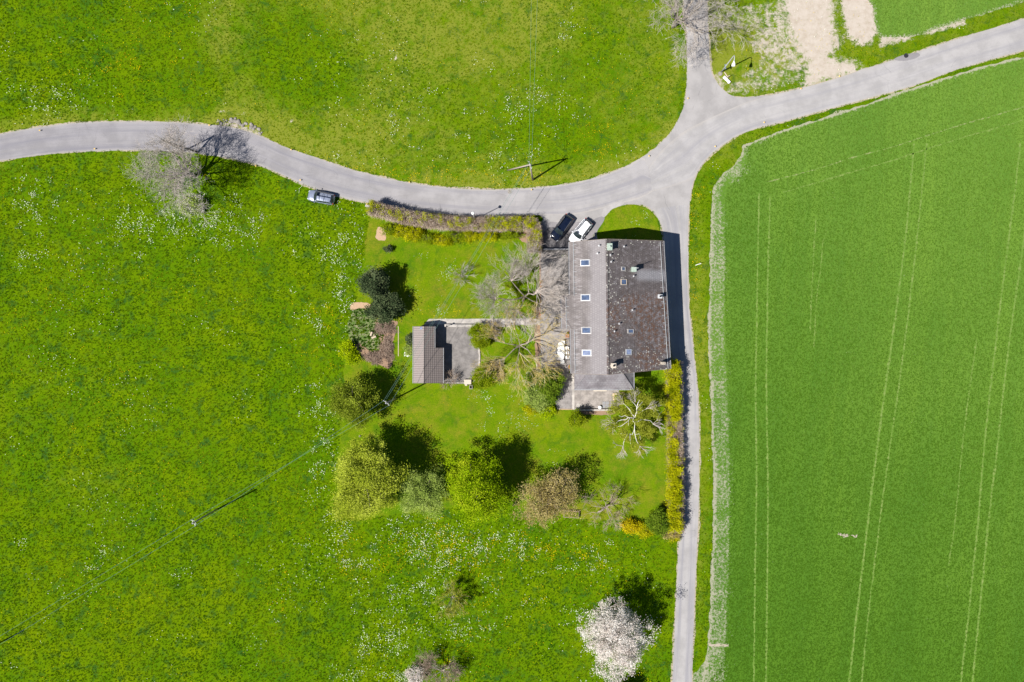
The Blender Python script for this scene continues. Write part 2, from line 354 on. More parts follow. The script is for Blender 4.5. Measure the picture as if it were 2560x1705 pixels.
def corr(name, axis, base, cross):
    t = NT(name); x, y, z = t.xyz()
    wv = t.n('ShaderNodeTexWave', wave_type='BANDS', bands_direction=axis); t.l(t.pos(), wv.inputs['Vector']); wv.inputs['Scale'].default_value = 1.15
    c = t.mix(t.rng(wv.outputs['Fac'], 0.05, 0.45), tuple(q*0.60 for q in base), base)
    if cross:
        w2 = t.n('ShaderNodeTexWave', wave_type='BANDS', bands_direction='X'); t.l(t.pos(), w2.inputs['Vector']); w2.inputs['Scale'].default_value = 1.15
        c = t.mix(t.rng(w2.outputs['Fac'], 0.02, 0.25), tuple(q*0.3 for q in base), c)
    f = t.noise(5, 4, 0.7); c = t.mix(f, t.mix(1.0, c, (0.75,)*3, 'MULTIPLY'), t.mix(1.0, c, (1.25,)*3, 'MULTIPLY'))
    return t.bsdf(c, 0.85, 0, 0.2, t.bump(wv.outputs['Fac'], 0.8, 0.04))
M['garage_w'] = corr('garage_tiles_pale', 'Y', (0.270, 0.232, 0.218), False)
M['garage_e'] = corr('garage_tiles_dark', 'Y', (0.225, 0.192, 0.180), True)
M['plaster'] = plain('cream_plaster', (0.60, 0.56, 0.48), 0.9, bump=0.3)
M['timber'] = plain('weathered_timber', (0.30, 0.24, 0.18), 0.85, bump=0.3)
M['timber_pale'] = plain('pale_timber', (0.50, 0.41, 0.31), 0.85, bump=0.3)
M['zinc'] = plain('zinc', (0.30, 0.30, 0.31), 0.5, 0.5)
M['zincpale'] = plain('pale_metal', (0.50, 0.51, 0.52), 0.5, 0.2)
M['whitepaint'] = plain('white_paint', (0.78, 0.78, 0.76), 0.5, var=0.04)
M['plastic'] = plain('white_plastic', (0.80, 0.80, 0.79), 0.4, var=0.03)
M['frame'] = plain('window_frame', (0.42, 0.39, 0.36), 0.6)
M['glassblue'] = plain('window_glass', (0.07, 0.10, 0.17), 0.08, 0.0, 1.0, var=0.3, sc_=2)
M['glassdark'] = plain('dark_glass', (0.018, 0.026, 0.030), 0.05, 0.0, 0.9, var=0.3, sc_=2)
M['glasspale'] = plain('reflecting_glass', (0.20, 0.24, 0.36), 0.1, 0.0, 1.0, var=0.3, sc_=2)
M['copper'] = plain('green_copper', (0.33, 0.40, 0.34), 0.7, 0.2)
M['chimstone'] = plain('chimney_stone', (0.50, 0.44, 0.36), 0.9)
M['black'] = plain('soot_black', (0.012, 0.012, 0.012), 0.9)
M['terracotta'] = plain('terracotta', (0.48, 0.17, 0.08), 0.8)
M['stone'] = plain('stone', (0.24, 0.22, 0.195), 0.9, sc_=3, var=0.25)
M['lantern'] = plain('dark_iron', (0.03, 0.03, 0.035), 0.6, 0.3)
M['pole'] = plain('pole_timber', (0.34, 0.29, 0.24), 0.85)
M['pole_dark'] = plain('pole_tarred', (0.06, 0.05, 0.045), 0.85)
M['cable'] = plain('cable_alloy', (0.16, 0.27, 0.24), 0.5, 0.2)
M['porcelain'] = plain('porcelain', (0.85, 0.85, 0.85), 0.2, var=0.02)
M['yellow'] = plain('yellow_paint', (0.75, 0.50, 0.12), 0.6)
M['cushion'] = plain('beige_cloth', (0.62, 0.47, 0.32), 0.95)
M['tyre'] = plain('tyre_rubber', (0.02, 0.02, 0.02), 0.8)
M['rim'] = plain('alloy_rim', (0.45, 0.45, 0.46), 0.35, 0.9)
M['bluegrey'] = plain('blue_enamel', (0.16, 0.22, 0.52), 0.4)
def paint(name, col, rough=0.25, metal=0.0, coat=1.0):
    t = NT(name); n = t.noise(2.0, 3, 0.5)
    c = t.mix(t.rng(n, 0.35, 0.7, 0, 1), col, tuple(min(1, q*1.06 + 0.004) for q in col))
    return t.bsdf(c, t.rng(t.noise(3, 3), 0.3, 0.7, rough*0.8, rough*1.25), metal, 0.5, None, Coat_Weight=coat, Coat_Roughness=0.04)
M['paint_silver'] = paint('silver_blue_paint', (0.22, 0.25, 0.33), 0.3, 0.35)
M['paint_black'] = paint('deep_blue_black_paint', (0.003, 0.006, 0.018), 0.12, 0.0, 0.6)
M['paint_white'] = paint('white_car_paint', (0.82, 0.83, 0.86), 0.3)
M['lamp_glass'] = plain('headlamp_glass', (0.7, 0.72, 0.75), 0.1, 0.0, 1.0)
M['lamp_red'] = plain('tail_lamp', (0.45, 0.03, 0.02), 0.2)
# ---- vegetation
M['bark'] = plain('bark', (0.16, 0.13, 0.10), 0.95, sc_=4, var=0.35, bump=0.5)
M['bark_dark'] = plain('dark_bark', (0.075, 0.062, 0.05), 0.95, sc_=4, var=0.35)
M['bark_white'] = plain('birch_bark', (0.74, 0.71, 0.66), 0.8, sc_=5, var=0.12)
M['twig_grey'] = leafmat('grey_twigs', (0.25, 0.21, 0.19), (0.39, 0.34, 0.31), (0.56, 0.50, 0.45), 0.0)
M['twig_hedge'] = leafmat('hedge_twigs', (0.26, 0.19, 0.14), (0.46, 0.36, 0.28), (0.64, 0.55, 0.46), 0.0)
M['twig_gold'] = leafmat('lichened_twigs', (0.28, 0.25, 0.20), (0.46, 0.42, 0.32), (0.62, 0.46, 0.12), 0.0)
M['twig_brown'] = leafmat('brown_twigs', (0.19, 0.13, 0.10), (0.31, 0.23, 0.18), (0.47, 0.37, 0.28), 0.0)
M['bark_grey'] = plain('grey_bark', (0.30, 0.255, 0.21), 0.95, sc_=4, var=0.3)
L = {}
L['willow'] = leafmat('willow_leaves', (0.15, 0.2, 0.01), (0.33, 0.39, 0.028), (0.52, 0.57, 0.085), 0.2)
L['youngwillow'] = leafmat('young_willow_leaves', (0.05, 0.085, 0.004), (0.15, 0.20, 0.012), (0.36, 0.42, 0.05), 0.2)
L['bright'] = leafmat('bright_green_leaves', (0.09, 0.18, 0.002), (0.24, 0.36, 0.004), (0.44, 0.5, 0.02), 0.2)
L['pale'] = leafmat('pale_green_leaves', (0.14, 0.21, 0.03), (0.27, 0.36, 0.065), (0.4, 0.47, 0.13), 0.2)
L['holly'] = leafmat('dark_evergreen_leaves', (0.018, 0.034, 0.014), (0.055, 0.08, 0.034), (0.16, 0.19, 0.09), 0.1)
L['brownleaf'] = leafmat('budding_brown_leaves', (0.2, 0.15, 0.045), (0.38, 0.31, 0.1), (0.58, 0.48, 0.22), 0.3)
L['yew'] = leafmat('golden_green_leaves', (0.08, 0.13, 0.004), (0.18, 0.25, 0.006), (0.33, 0.38, 0.012), 0.2)
L['forsythia'] = leafmat('yellow_green_leaves', (0.13, 0.17, 0.002), (0.36, 0.38, 0.004), (0.6, 0.56, 0.014), 0.3)
L['yellow'] = leafmat('yellow_blossom', (0.24, 0.22, 0.004), (0.55, 0.46, 0.008), (0.78, 0.60, 0.012), 0.3)
L['lime'] = leafmat('lime_leaves', (0.18, 0.28, 0.002), (0.34, 0.46, 0.004), (0.52, 0.6, 0.012), 0.35)
L['shrub'] = leafmat('mid_green_leaves', (0.05, 0.1, 0.007), (0.12, 0.2, 0.012), (0.24, 0.32, 0.03), 0.25)
L['blossom'] = leafmat('white_blossom', (0.5, 0.41, 0.37), (0.73, 0.67, 0.62), (0.89, 0.86, 0.82), 0.3)
L['olive'] = leafmat('olive_leaves', (0.16, 0.19, 0.012), (0.29, 0.32, 0.025), (0.42, 0.44, 0.07), 0.35)
L['meadow'] = leafmat('meadow_blades', (0.030, 0.084, 0.003), (0.086, 0.158, 0.002), (0.175, 0.24, 0.006), 0.25)
L['crop'] = leafmat('cereal_blades', (0.052, 0.128, 0.008), (0.068, 0.154, 0.011), (0.12, 0.21, 0.03), 0.25)
L['white_fl'] = leafmat('white_petals', (0.48, 0.56, 0.3), (0.72, 0.77, 0.56), (0.92, 0.92, 0.85), 0.2)
L['yellow_fl'] = leafmat('yellow_petals', (0.50, 0.42, 0.004), (0.72, 0.52, 0.006), (0.85, 0.60, 0.01), 0.2)
# ================================================================== THE SETTING
rg = np.random.default_rng(7); random.seed(7)
def densify(P, step=0.5, closed=True, jit=0.0, seed=1, smooth=True):
    P = np.array(P, dtype=float); n = len(P); out = []
    m = n if closed else n - 1
    for i in range(m):
        a, b = P[i], P[(i+1) % n]
        p0 = P[(i-1) % n] if closed or i > 0 else a; p3 = P[(i+2) % n] if closed or i+2 < n else b
        k = max(1, int(np.hypot(*(b-a)) / step))
        for j in range(k):
            t = j / k
            if smooth: q = 0.5*((2*a)+(b-p0)*t+(2*p0-5*a+4*b-p3)*t*t+(3*a-p0-3*b+p3)*t**3)
            else: q = a+(b-a)*t
            out.append(q)
    if not closed: out.append(P[-1])
    Q = np.array(out)
    if jit:
        r = np.random.default_rng(seed); N = len(Q); off = np.zeros(N)
        for f, am in ((3, 0.9), (1, 0.6), (10, 0.8), (30, 0.6)):
            kk = max(4, N // f); c = r.normal(size=kk); off += am*np.interp(np.arange(N), np.linspace(0, N, kk), c)
        T = np.roll(Q, -1, 0) - np.roll(Q, 1, 0); T /= (np.hypot(T[:,0], T[:,1])[:,None] + 1e-9)
        Q = Q + np.stack([-T[:,1], T[:,0]], 1) * off[:,None] * jit
    return Q
def wpoly(px): return np.array([(gx(x), gy(y)) for x, y in px])
def sheet(name, px, z, mat, jit=0.10, step=0.35, seed=1, smooth=True, kind='structure', thick=0.0):
    Q = densify(wpoly(px), step, True, jit, seed, smooth)
    m = MB(); pts = [(x, y, z) for x, y in Q]
    if thick: m.slab(pts, thick)
    else: m.add(pts, [tuple(range(len(pts)))])
    me = bpy.data.meshes.new(name); me.from_pydata(m.v, [], m.f)
    a = sum(Q[i-1][0]*Q[i][1]-Q[i][0]*Q[i-1][1] for i in range(len(Q)))
    if a < 0: me.flip_normals()
    me.update(); return tag(link(name, me, mat), kind=kind)
def inside(X, Y, poly):
    r = np.zeros(len(X), bool); n = len(poly)
    for i in range(n):
        x1, y1 = poly[i]; x2, y2 = poly[(i+1) % n]
        if y1 == y2: continue
        c = ((y1 > Y) != (y2 > Y)) & (X < (x2-x1)*(Y-y1)/(y2-y1)+x1); r ^= c
    return r
def sstep(a, b, x): t = np.clip((x-a)/(b-a), 0, 1); return t*t*(3-2*t)

# outlines (photo pixels)
top_edge = dd([(-60,318),(0,308),(100,291),(200,281),(300,279),(400,281),(480,287),(540,294),(600,313),(650,336),(720,360),(800,387),(880,408),(960,423),(1050,433),(1140,436),(1240,431),(1330,418),(1400,398),(1450,377),(1500,345),(1540,307),(1562,270),(1574,235),(1578,195),(1579,120),(1575,60),(1570,-20),(1568,-60)])
access_e = dd([(1622,-60),(1624,-20),(1628,60),(1633,150),(1645,185),(1665,208),(1690,222),(1740,222),(1800,213),(1900,187),(2000,155),(2100,122),(2200,90),(2354,43),(2420,22)])
right_s = dd([(2420,92),(2354,115),(2200,160),(2100,197),(2000,225),(1900,252),(1800,280),(1750,292),(1700,310),(1660,335),(1630,360),(1610,385),(1595,415),(1588,450),(1583,500),(1582,600),(1584,700),(1592,780),(1602,880),(1607,960),(1607,1100),(1605,1200),(1598,1350),(1590,1568),(1588,1640)])
lane_w = dd([(1543,1640),(1545,1568),(1555,1350),(1560,1240),(1563,1160),(1565,1100),(1562,900),(1552,840),(1543,800),(1535,700),(1529,600),(1524,535),(1515,505),(1500,485),(1480,472),(1440,470),(1410,482),(1385,503),(1368,530),(1355,556)])
low_w = dd([(1345,578),(1243,577),(1245,497),(1150,500),(1050,494),(950,484),(880,474),(845,466),(800,458),(770,448),(700,425),(640,398),(590,378),(540,366),(450,352),(380,347),(300,345),(200,348),(100,356),(0,370),(-60,380)])
road_px = top_edge + access_e + right_s + lane_w + low_w
ROADP = densify(wpoly(road_px), 1.0)

# ---- ground grid with dry and dirt attributes
X = np.concatenate([np.array([-900, -400, -200]), np.arange(-100, 100.01, 0.5), np.array([200, 400, 900])])
Y = np.concatenate([np.array([-900, -400, -160]), np.arange(-70, 70.01, 0.5), np.array([160, 400, 900])])
GX, GY = np.meshgrid(X, Y); nx, ny = len(X), len(Y); gxv, gyv = GX.ravel(), GY.ravel()
PX = gxv / S + 1280; PY = 852.5 - gyv / S
def blob(cx, cy, rx, ry, k=1.0): return k*np.exp(-(((PX-cx)/rx)**2+((PY-cy)/ry)**2)**2)
def near_line(pts, wd):
    Q = densify(np.array(pts, float), 15, False); d = np.full(len(PX), 1e9)
    sel = (PX > -100) & (PX < 2700) & (PY > -100) & (PY < 1800)
    dx = np.full(sel.sum(), 1e9); px, py = PX[sel], PY[sel]
    for q in Q: dx = np.minimum(dx, np.hypot(px-q[0], py-q[1]))
    d[sel] = dx; return np.clip(1-d/wd, 0, 1)
roadline = [(x, y-(300-340)*0) for x, y in dd([(0,308),(200,281),(480,287),(650,336),(880,408),(1140,436),(1330,418),(1450,377),(1540,307)])]
north = (PY < np.interp(PX, [p[0] for p in top_edge[:20]], [p[1] for p in top_edge[:20]])) & (PX < 1700)
dry = 0.06 + north*(0.04 + 0.28*sstep(495, 560, PX + 25*np.sin(PY/50.0)))
dry += 0.28*blob(1150, 60, 320, 130) + 0.25*blob(830, 330, 260, 60) + 0.14*blob(600, 250, 140, 40) + 0.10*blob(560, 70, 80, 110)
dry -= 0.30*blob(760, 150, 150, 130) + 0.25*blob(1380, 330, 170, 70) + 0.15*blob(1450, 130, 120, 110)
dry += 0.50*near_line(roadline, 55)*north + 0.22*near_line(dd([(0,370),(200,348),(380,347)]), 70) + 0.12*blob(150, 1000, 260, 260) + 0.1*blob(300, 1250, 200, 90)
dry += 0.42*blob(1740, 1000, 45, 600) + 0.3*blob(1850, 370, 180, 60) + 0.55*blob(1850, 170, 150, 110) + 0.45*blob(1780, 90, 60, 140)
dry -= 0.12*blob(500, 1500, 400, 200)
dry[(PX > 1770) & (PY < 170)] += 0.25
dirt = 0.0*PX
def dpoly(px, k, feather=12):
    """dirt weight inside a polygon, feathered outward"""
    P = np.array(px, float); ins = inside(PX, PY, P); Q = densify(P, 8, True)
    sel = (PX > P[:,0].min()-60) & (PX < P[:,0].max()+60) & (PY > P[:,1].min()-60) & (PY < P[:,1].max()+60)
    d = np.full(len(PX), 1e9); dx = np.full(sel.sum(), 1e9)
    for q in Q: dx = np.minimum(dx, np.hypot(PX[sel]-q[0], PY[sel]-q[1]))
    d[sel] = dx; sd = np.where(ins, d, -d); sd[~sel] = -1e9
    return k*sstep(-feather, feather, sd)
dirt = np.maximum(dirt, dpoly([(1955,-80),(2075,-80),(2085,60),(2100,110),(2075,140),(2140,158),(2150,190),(2060,205),(2030,218),(2005,215),(2015,165),(1990,120),(1965,50)], 0.92, 36))
dirt = np.maximum(dirt, dpoly([(2105,-80),(2175,-80),(2190,60),(2185,100),(2150,115),(2120,95),(2105,40)], 0.85, 18))
dirt = np.maximum(dirt, dpoly([(1885,70),(1920,40),(1960,-80),(2000,-60),(2010,120),(2030,160),(2020,190),(1960,175),(1900,150),(1870,120)], 0.52, 26))
dirt = np.maximum(dirt, dpoly([(1800,230),(1900,150),(2010,160),(2025,195),(1950,225),(1850,245)], 0.40, 20))
dirt = np.maximum(dirt, dpoly([(1790,20),(1950,0),(1960,60),(1900,90),(1800,80)], 0.42, 20))
dirt = np.maximum(dirt, dpoly([(1778,190),(1800,180),(1815,215),(1800,240),(1785,215)], 0.50, 8))
dirt = np.maximum(dirt, dpoly([(2190,60),(2300,100),(2300,60),(2420,40),(2420,60),(2310,90),(2200,120)], 0.62, 8))
dirt = np.maximum(dirt, dpoly([(540,300),(600,308),(650,330),(668,352),(640,346),(590,322),(545,312)], 0.60, 6))
dirt = np.maximum(dirt, dpoly([(535,272),(560,276),(622,286),(622,290),(560,282)], 0.55, 5))
for a, b, c in ((990,146,7),(730,300,6)): dirt = np.maximum(dirt, blob(a, b, c, c, 0.8))
idx = np.arange(nx*ny).reshape(ny, nx)
F = np.stack([idx[:-1,:-1], idx[:-1,1:], idx[1:,1:], idx[1:,:-1]], -1).reshape(-1, 4)
g = np_mesh('ground', np.stack([gxv, gyv, 0*gxv], 1), F, M['meadow'])
for nme, arr in (('dry', dry), ('dirt', dirt)):
    a = g.data.attributes.new(nme, 'FLOAT', 'POINT'); a.data.foreach_set('value', arr.astype(np.float32))
tag(g, kind='structure')

# ---- lawns, beds, field
lawn_px = [(930,512),(924,555),(915,610),(903,696),(884,775),(868,840),(860,890),(857,950),(852,1050),(846,1150),(843,1220),(842,1292),(900,1299),(960,1290),(1080,1275),(1270,1262),(1305,1285),(1400,1290),(1440,1297),(1555,1302),(1640,1308),(1668,1330),(1690,1300),(1693,1000),(1690,880),(1640,800),(1500,700),(1400,640),(1350,560),(1200,545),(1050,530)]
sheet('lawn', lawn_px, 0.012, M['lawn'], 0.13, 0.3, 3)
tri_px = [(1485,600),(1490,560),(1512,535),(1535,520),(1566,513),(1600,514),(1622,522),(1642,550),(1652,580),(1660,640),(1580,660),(1480,640)]
sheet('lawn_corner', tri_px, 0.036, M['lawn'], 0.06, 0.3, 5)
# cereal field: its thin western strip, bare edge and the dense crop
fw = [(1755,1800),(1765,1640),(1772,1560),(1780,1400),(1783,1300),(1784,1200),(1781,1100),(1776,960),(1772,900),(1771,800),(1774,720),(1776,640),(1777,560),(1780,510),(1783,468),(1800,446),(1808,432),(1836,412),(1852,385),(1858,366)]
fn = [(1860,362),(1900,347),(1960,324),(2050,296),(2150,264),(2250,230),(2350,198),(2450,167),(2560,140),(2700,102)]
fnd = lambda d: [(x, y+d) for x, y in fn]
def gridfield(name, px, z, mat, res, barefn, seed):
    """a fine grid cut to an outline: rim vertices are pulled onto the outline"""
    Q = densify(wpoly(px), 0.15, True, 0.09, seed); x0, y0 = Q.min(0)-res; x1, y1 = Q.max(0)+res
    x1 = min(x1, 92); y0 = max(y0, -62); y1 = min(y1, 62)
    xs = np.arange(x0, x1, res); ys = np.arange(y0, y1, res); A, B = np.meshgrid(xs, ys); ny_, nx_ = A.shape
    coarse = densify(wpoly(px), 0.8, True, 0.0); ins = inside(A.ravel(), B.ravel(), Q[::3]).reshape(ny_, nx_)
    keep = ins[:-1,:-1] | ins[:-1,1:] | ins[1:,:-1] | ins[1:,1:]
    V = np.c_[A.ravel(), B.ravel()]; rim = np.zeros((ny_, nx_), bool)
    for dy in (0,1):
        for dx in (0,1): rim[dy:ny_-1+dy, dx:nx_-1+dx] |= keep
    for i in np.nonzero((rim & ~ins).ravel())[0]:
        d = (Q[:,0]-V[i,0])**2+(Q[:,1]-V[i,1])**2; k = d.argmin()
        if d[k] < 4*res*res: V[i] = Q[k]
    idx = np.arange(ny_*nx_).reshape(ny_, nx_); F = np.stack([idx[:-1,:-1], idx[:-1,1:], idx[1:,1:], idx[1:,:-1]], -1)[keep]
    used, inv = np.unique(F, return_inverse=True); V = V[used]; F = inv.reshape(-1, 4)
    o = np_mesh(name, np.c_[V, np.full(len(V), z)], F, mat)
    at_ = o.data.attributes.new('bare', 'FLOAT', 'POINT'); at_.data.foreach_set('value', barefn(V[:,0], V[:,1]).astype(np.float32)); return tag(o, kind='structure')
FWd = densify(wpoly(fw), 0.6, False); FNd = densify(wpoly(fn), 0.6, False)
def dist(X_, Y_, Q):
    d = np.full(len(X_), 1e9)
    for q in Q: d = np.minimum(d, (X_-q[0])**2+(Y_-q[1])**2)
    return np.sqrt(d)
def bare_main(X_, Y_):
    dw = dist(X_, Y_, FWd); dn = dist(X_, Y_, FNd); px = X_/S+1280; py = 852.5-Y_/S
    w_ = 0.72*(1-sstep(0.25, 0.60, dw)); wd = np.interp(py, [440, 520, 700, 1000, 1300, 1700], [0.8, 1.7, 2.4, 2.6, 2.5, 3.0])
    sp = np.interp(py, [400, 700, 900, 1200, 1700], [0.22, 0.22, 0.14, 0.18, 0.26])*(1-sstep(wd-0.15, wd+0.25, dw)) + 0.20*(1-sstep(wd, wd+1.6, dw))
    nn = 0.75*(1-sstep(0.15, 0.6, dn))+0.15*(1-sstep(0.5, 2.0, dn))
    cn = 0.50*np.exp(-((px-1838)/38)**2-((py-428)/34)**2)
    return np.maximum.reduce([w_, sp, nn, cn])
field_px = fw + fn + [(2700,1800)]
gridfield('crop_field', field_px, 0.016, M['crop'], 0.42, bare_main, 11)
crop_px = [(1806,1800),(1812,1640),(1818,1500),(1824,1300),(1822,1100),(1816,900),(1812,760),(1812,640),(1812,560),(1812,510),(1818,470),(1848,440),(1868,405)] + fnd(6) + [(2700,1800)]
crop2_px = dd([(2003,-70),(2450,-70),(2450,-30),(2354,2),(2290,24),(2200,50),(2160,62),(2110,82),(2050,86),(2022,82),(2014,60),(2008,20)])
C2 = densify(wpoly(crop2_px), 0.5)
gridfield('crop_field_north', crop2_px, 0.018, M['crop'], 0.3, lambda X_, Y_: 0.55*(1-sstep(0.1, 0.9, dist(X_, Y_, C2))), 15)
def strip(name, pts, wd, z, mat, jit=0.04, step=0.5):
    Q = densify(wpoly(pts), step, False); T = np.gradient(Q, axis=0); T /= np.hypot(T[:,0], T[:,1])[:,None]; Nn = np.stack([-T[:,1], T[:,0]], 1)
    a = Q + Nn*(wd/2 + rg.normal(size=(len(Q),1))*jit); b = Q - Nn*(wd/2 + rg.normal(size=(len(Q),1))*jit)
    n = len(Q); V = np.concatenate([np.c_[b, np.full(n, z)], np.c_[a, np.full(n, z)]]); i = np.arange(n-1)
    return tag(np_mesh(name, V, np.stack([i, i+1, n+i+1, n+i], 1)[:, ::-1].copy() if False else np.stack([i, i+1, n+i+1, n+i], 1), mat), kind='structure')
tr = [([(1745,445),(1740,700),(1737,900),(1739,1100),(1736,1300),(1732,1640)], 0.30, 'wheeltrack'),
      ([(1770,450),(1764,700),(1762,900),(1765,1100),(1764,1300),(1760,1640)], 0.30, 'wheeltrack'),
      ([(2101,330),(2088,480),(2075,600),(2048,800),(2020,1000),(1995,1200),(1965,1450),(1945,1640)], 0.34, 'wheeltrack'),
      ([(2130,330),(2115,480),(2102,600),(2078,800),(2050,1000),(2022,1200),(1992,1450),(1975,1640)], 0.26, 'wheeltrack'),
      ([(2345,330),(2332,450),(2312,600),(2290,780),(2265,1000),(2248,1200),(2222,1450),(2200,1640)], 0.32, 'wheeltrack'),
      ([(2372,390),(2352,560),(2332,700),(2312,850),(2290,1050),(2272,1200),(2250,1420),(2228,1640)], 0.32, 'wheeltrack'),
      ([(1900,530),(1892,560),(1886,620),(1878,680),(1870,800)], 0.16, 'wheeltrack'),
      ([(1876,500),(1868,620),(1862,760)], 0.2, 'wheeltrack'),
      ([(1762,419),(1820,404),(1880,388),(1960,362),(2060,335),(2200,290),(2354,246)], 0.18, 'wheeltrack_pale'),
      ([(1800,442),(1860,425),(1960,395),(2060,366),(2200,320),(2354,276)], 0.22, 'wheeltrack'),
      ([(2245,780),(2215,1000),(2195,1200),(2180,1300)], 0.2, 'wheeltrack')]
for p, wd, mm in tr: strip('wheel_track', dd(p), wd*0.85, 0.024, M[mm], 0.05, 0.4)
strip('bare_patch', [(2095,1334),(2110,1339),(2128,1338),(2142,1342)], 0.35, 0.030, M['baresoil'], 0.12, 0.2)
strip('bare_patch', [(1772,1612),(1798,1613),(1821,1614)], 0.4, 0.030, M['baresoil'], 0.1, 0.2)
# garden beds and bare spots
sheet('weedy_bed', [(890,770),(912,772),(935,780),(945,808),(960,830),(955,862),(945,880),(925,880),(900,870),(880,850),(868,835),(874,800)], 0.030, M['rough'], 0.14, 0.25, 21)
sheet('brown_bed', [(938,800),(962,800),(990,805),(984,845),(982,880),(974,915),(940,905),(905,893),(888,868),(900,858),(930,880),(955,868),(948,835)], 0.036, M['mudbrown'], 0.14, 0.25, 22)
sheet('bare_spot', [(946,570),(960,572),(968,590),(962,602),(946,602),(939,588)], 0.018, M['pinksoil'], 0.08, 0.2, 23)
sheet('bare_spot', [(1275,588),(1305,578),(1322,574),(1321,606),(1305,603),(1290,596)], 0.018, M['mudbrown'], 0.08, 0.2, 24)
sheet('bare_spot', [(900,757),(925,762),(926,772),(900,768),(880,775),(882,762)], 0.036, M['pinksoil'], 0.08, 0.2, 25)
sheet('planting_bed', [(1442,1024),(1527,1025),(1528,1036),(1445,1035)], 0.020, M['mudbrown'], 0.03, 0.2, 26)
sheet('planting_bed', [(1338,780),(1351,780),(1351,905),(1344,930),(1338,860)], 0.020, M['mudbrown'], 0.08, 0.2, 27)

# ---- roads
def offset_poly(Q, d):
    T = np.roll(Q, -1, 0) - np.roll(Q, 1, 0); T /= np.hypot(T[:,0], T[:,1])[:,None]+1e-9
    a = sum(Q[i-1][0]*Q[i][1]-Q[i][0]*Q[i-1][1] for i in range(len(Q))); sgn = 1 if a > 0 else -1
    return Q + np.stack([T[:,1], -T[:,0]], 1)*d*sgn
def polymesh(name, Q, z, mat):
    me = bpy.data.meshes.new(name); me.from_pydata([(x, y, z) for x, y in Q], [], [tuple(range(len(Q)))])
    a = sum(Q[i-1][0]*Q[i][1]-Q[i][0]*Q[i-1][1] for i in range(len(Q)))
    if a < 0: me.flip_normals()
    return tag(link(name, me, mat), kind='structure')
Qs = densify(wpoly(road_px), 0.3, True, 0.07, 31)
polymesh('road_shoulder', offset_poly(Qs, 0.14), 0.020, M['verge_dirt'])
polymesh('road', densify(wpoly(road_px), 0.4, True, 0.025, 32), 0.028, M['road_n'])
def ribbon(name, A, B, z, mat, nv=10):
    a = densify(wpoly(A), 0.5, False); b = densify(wpoly(B), 0.5, False)
    def res(Q, n):
        s = np.r_[0, np.cumsum(np.hypot(*np.diff(Q, axis=0).T))]; u = np.linspace(0, s[-1], n)
        return np.c_[np.interp(u, s, Q[:,0]), np.interp(u, s, Q[:,1])], s[-1]
    n = 260; a, la = res(a, n); b, _ = res(b, n)
    V = []; UV = []
    for i in range(n):
        for j in range(nv+1):
            t = j/nv; q = a[i]*(1-t)+b[i]*t; V.append((q[0], q[1], z)); UV.append((la*i/(n-1), t))
    idx = np.arange(n*(nv+1)).reshape(n, nv+1)
    F = np.stack([idx[:-1,:-1], idx[:-1,1:], idx[1:,1:], idx[1:,:-1]], -1).reshape(-1, 4)[:, ::-1]
    v0, v1, v2 = (np.array(V[k]) for k in F[0][:3])
    if np.cross(v1-v0, v2-v0)[2] < 0: F = F[:, ::-1]
    o = np_mesh(name, np.array(V), F, mat); uvl = o.data.uv_layers.new(name='UVMap')
    li = np.zeros(len(o.data.loops), np.int32); o.data.loops.foreach_get('vertex_index', li)
    uvl.data.foreach_set('uv', np.array(UV, np.float32)[li].ravel()); return tag(o, kind='structure')
ribbon('road_west', top_edge[:20] + dd([(1478,362),(1491,386)]), dd([(-60,380),(0,370),(100,356),(200,348),(300,345),(380,347),(450,352),(540,366),(590,378),(640,398),(700,425),(770,448),(845,464),(950,481),(1050,492),(1150,497),(1245,494),(1310,494),(1360,485),(1420,469),(1470,456),(1500,440)]), 0.033, M['road'])
ribbon('road_east', dd([(1492,386),(1512,356),(1540,328),(1567,306),(1600,287),(1629,273),(1680,250),(1725,232),(1800,213),(1900,187),(2000,155),(2100,122),(2200,90),(2354,43),(2420,22)]),
       dd([(1499,440),(1540,430),(1592,412),(1606,390),(1630,360),(1660,335),(1700,310),(1750,292),(1800,280),(1900,252),(2000,225),(2100,197),(2200,160),(2354,115),(2420,92)]), 0.037, M['road_r'])
ribbon('lane', dd([(1500,480),(1516,505),(1524,535),(1529,600),(1535,700),(1543,800),(1552,840),(1562,900),(1565,1100),(1563,1160),(1560,1240),(1555,1350),(1545,1568),(1543,1640)]),
       dd([(1584,470),(1583,500),(1582,540),(1582,600),(1584,700),(1592,780),(1597,840),(1602,880),(1607,1100),(1606,1150),(1605,1200),(1598,1350),(1590,1568),(1588,1640)]), 0.033, M['road_s'])
sheet('driveway', [(1352,556),(1372,554),(1420,556),(1470,552),(1500,541),(1512,545),(1492,580),(1490,640),(1350,630)], 0.041, M['drive_mid'], 0.05, 0.3, 41)
sheet('driveway_dark', [(1353,592),(1372,570),(1420,575),(1440,600),(1470,610),(1470,640),(1350,632)], 0.046, M['drive'], 0.10, 0.3, 42)
sheet('asphalt_patch', [(2235,148),(2262,136),(2290,132),(2300,138),(2285,148),(2255,152)], 0.045, M['drive_mid'], 0.03, 0.2, 43)
sheet('asphalt_patch', [(1505,540),(1512,520),(1545,505),(1560,508),(1530,522),(1512,543)], 0.045, M['asph_pale'], 0.05, 0.2, 44)
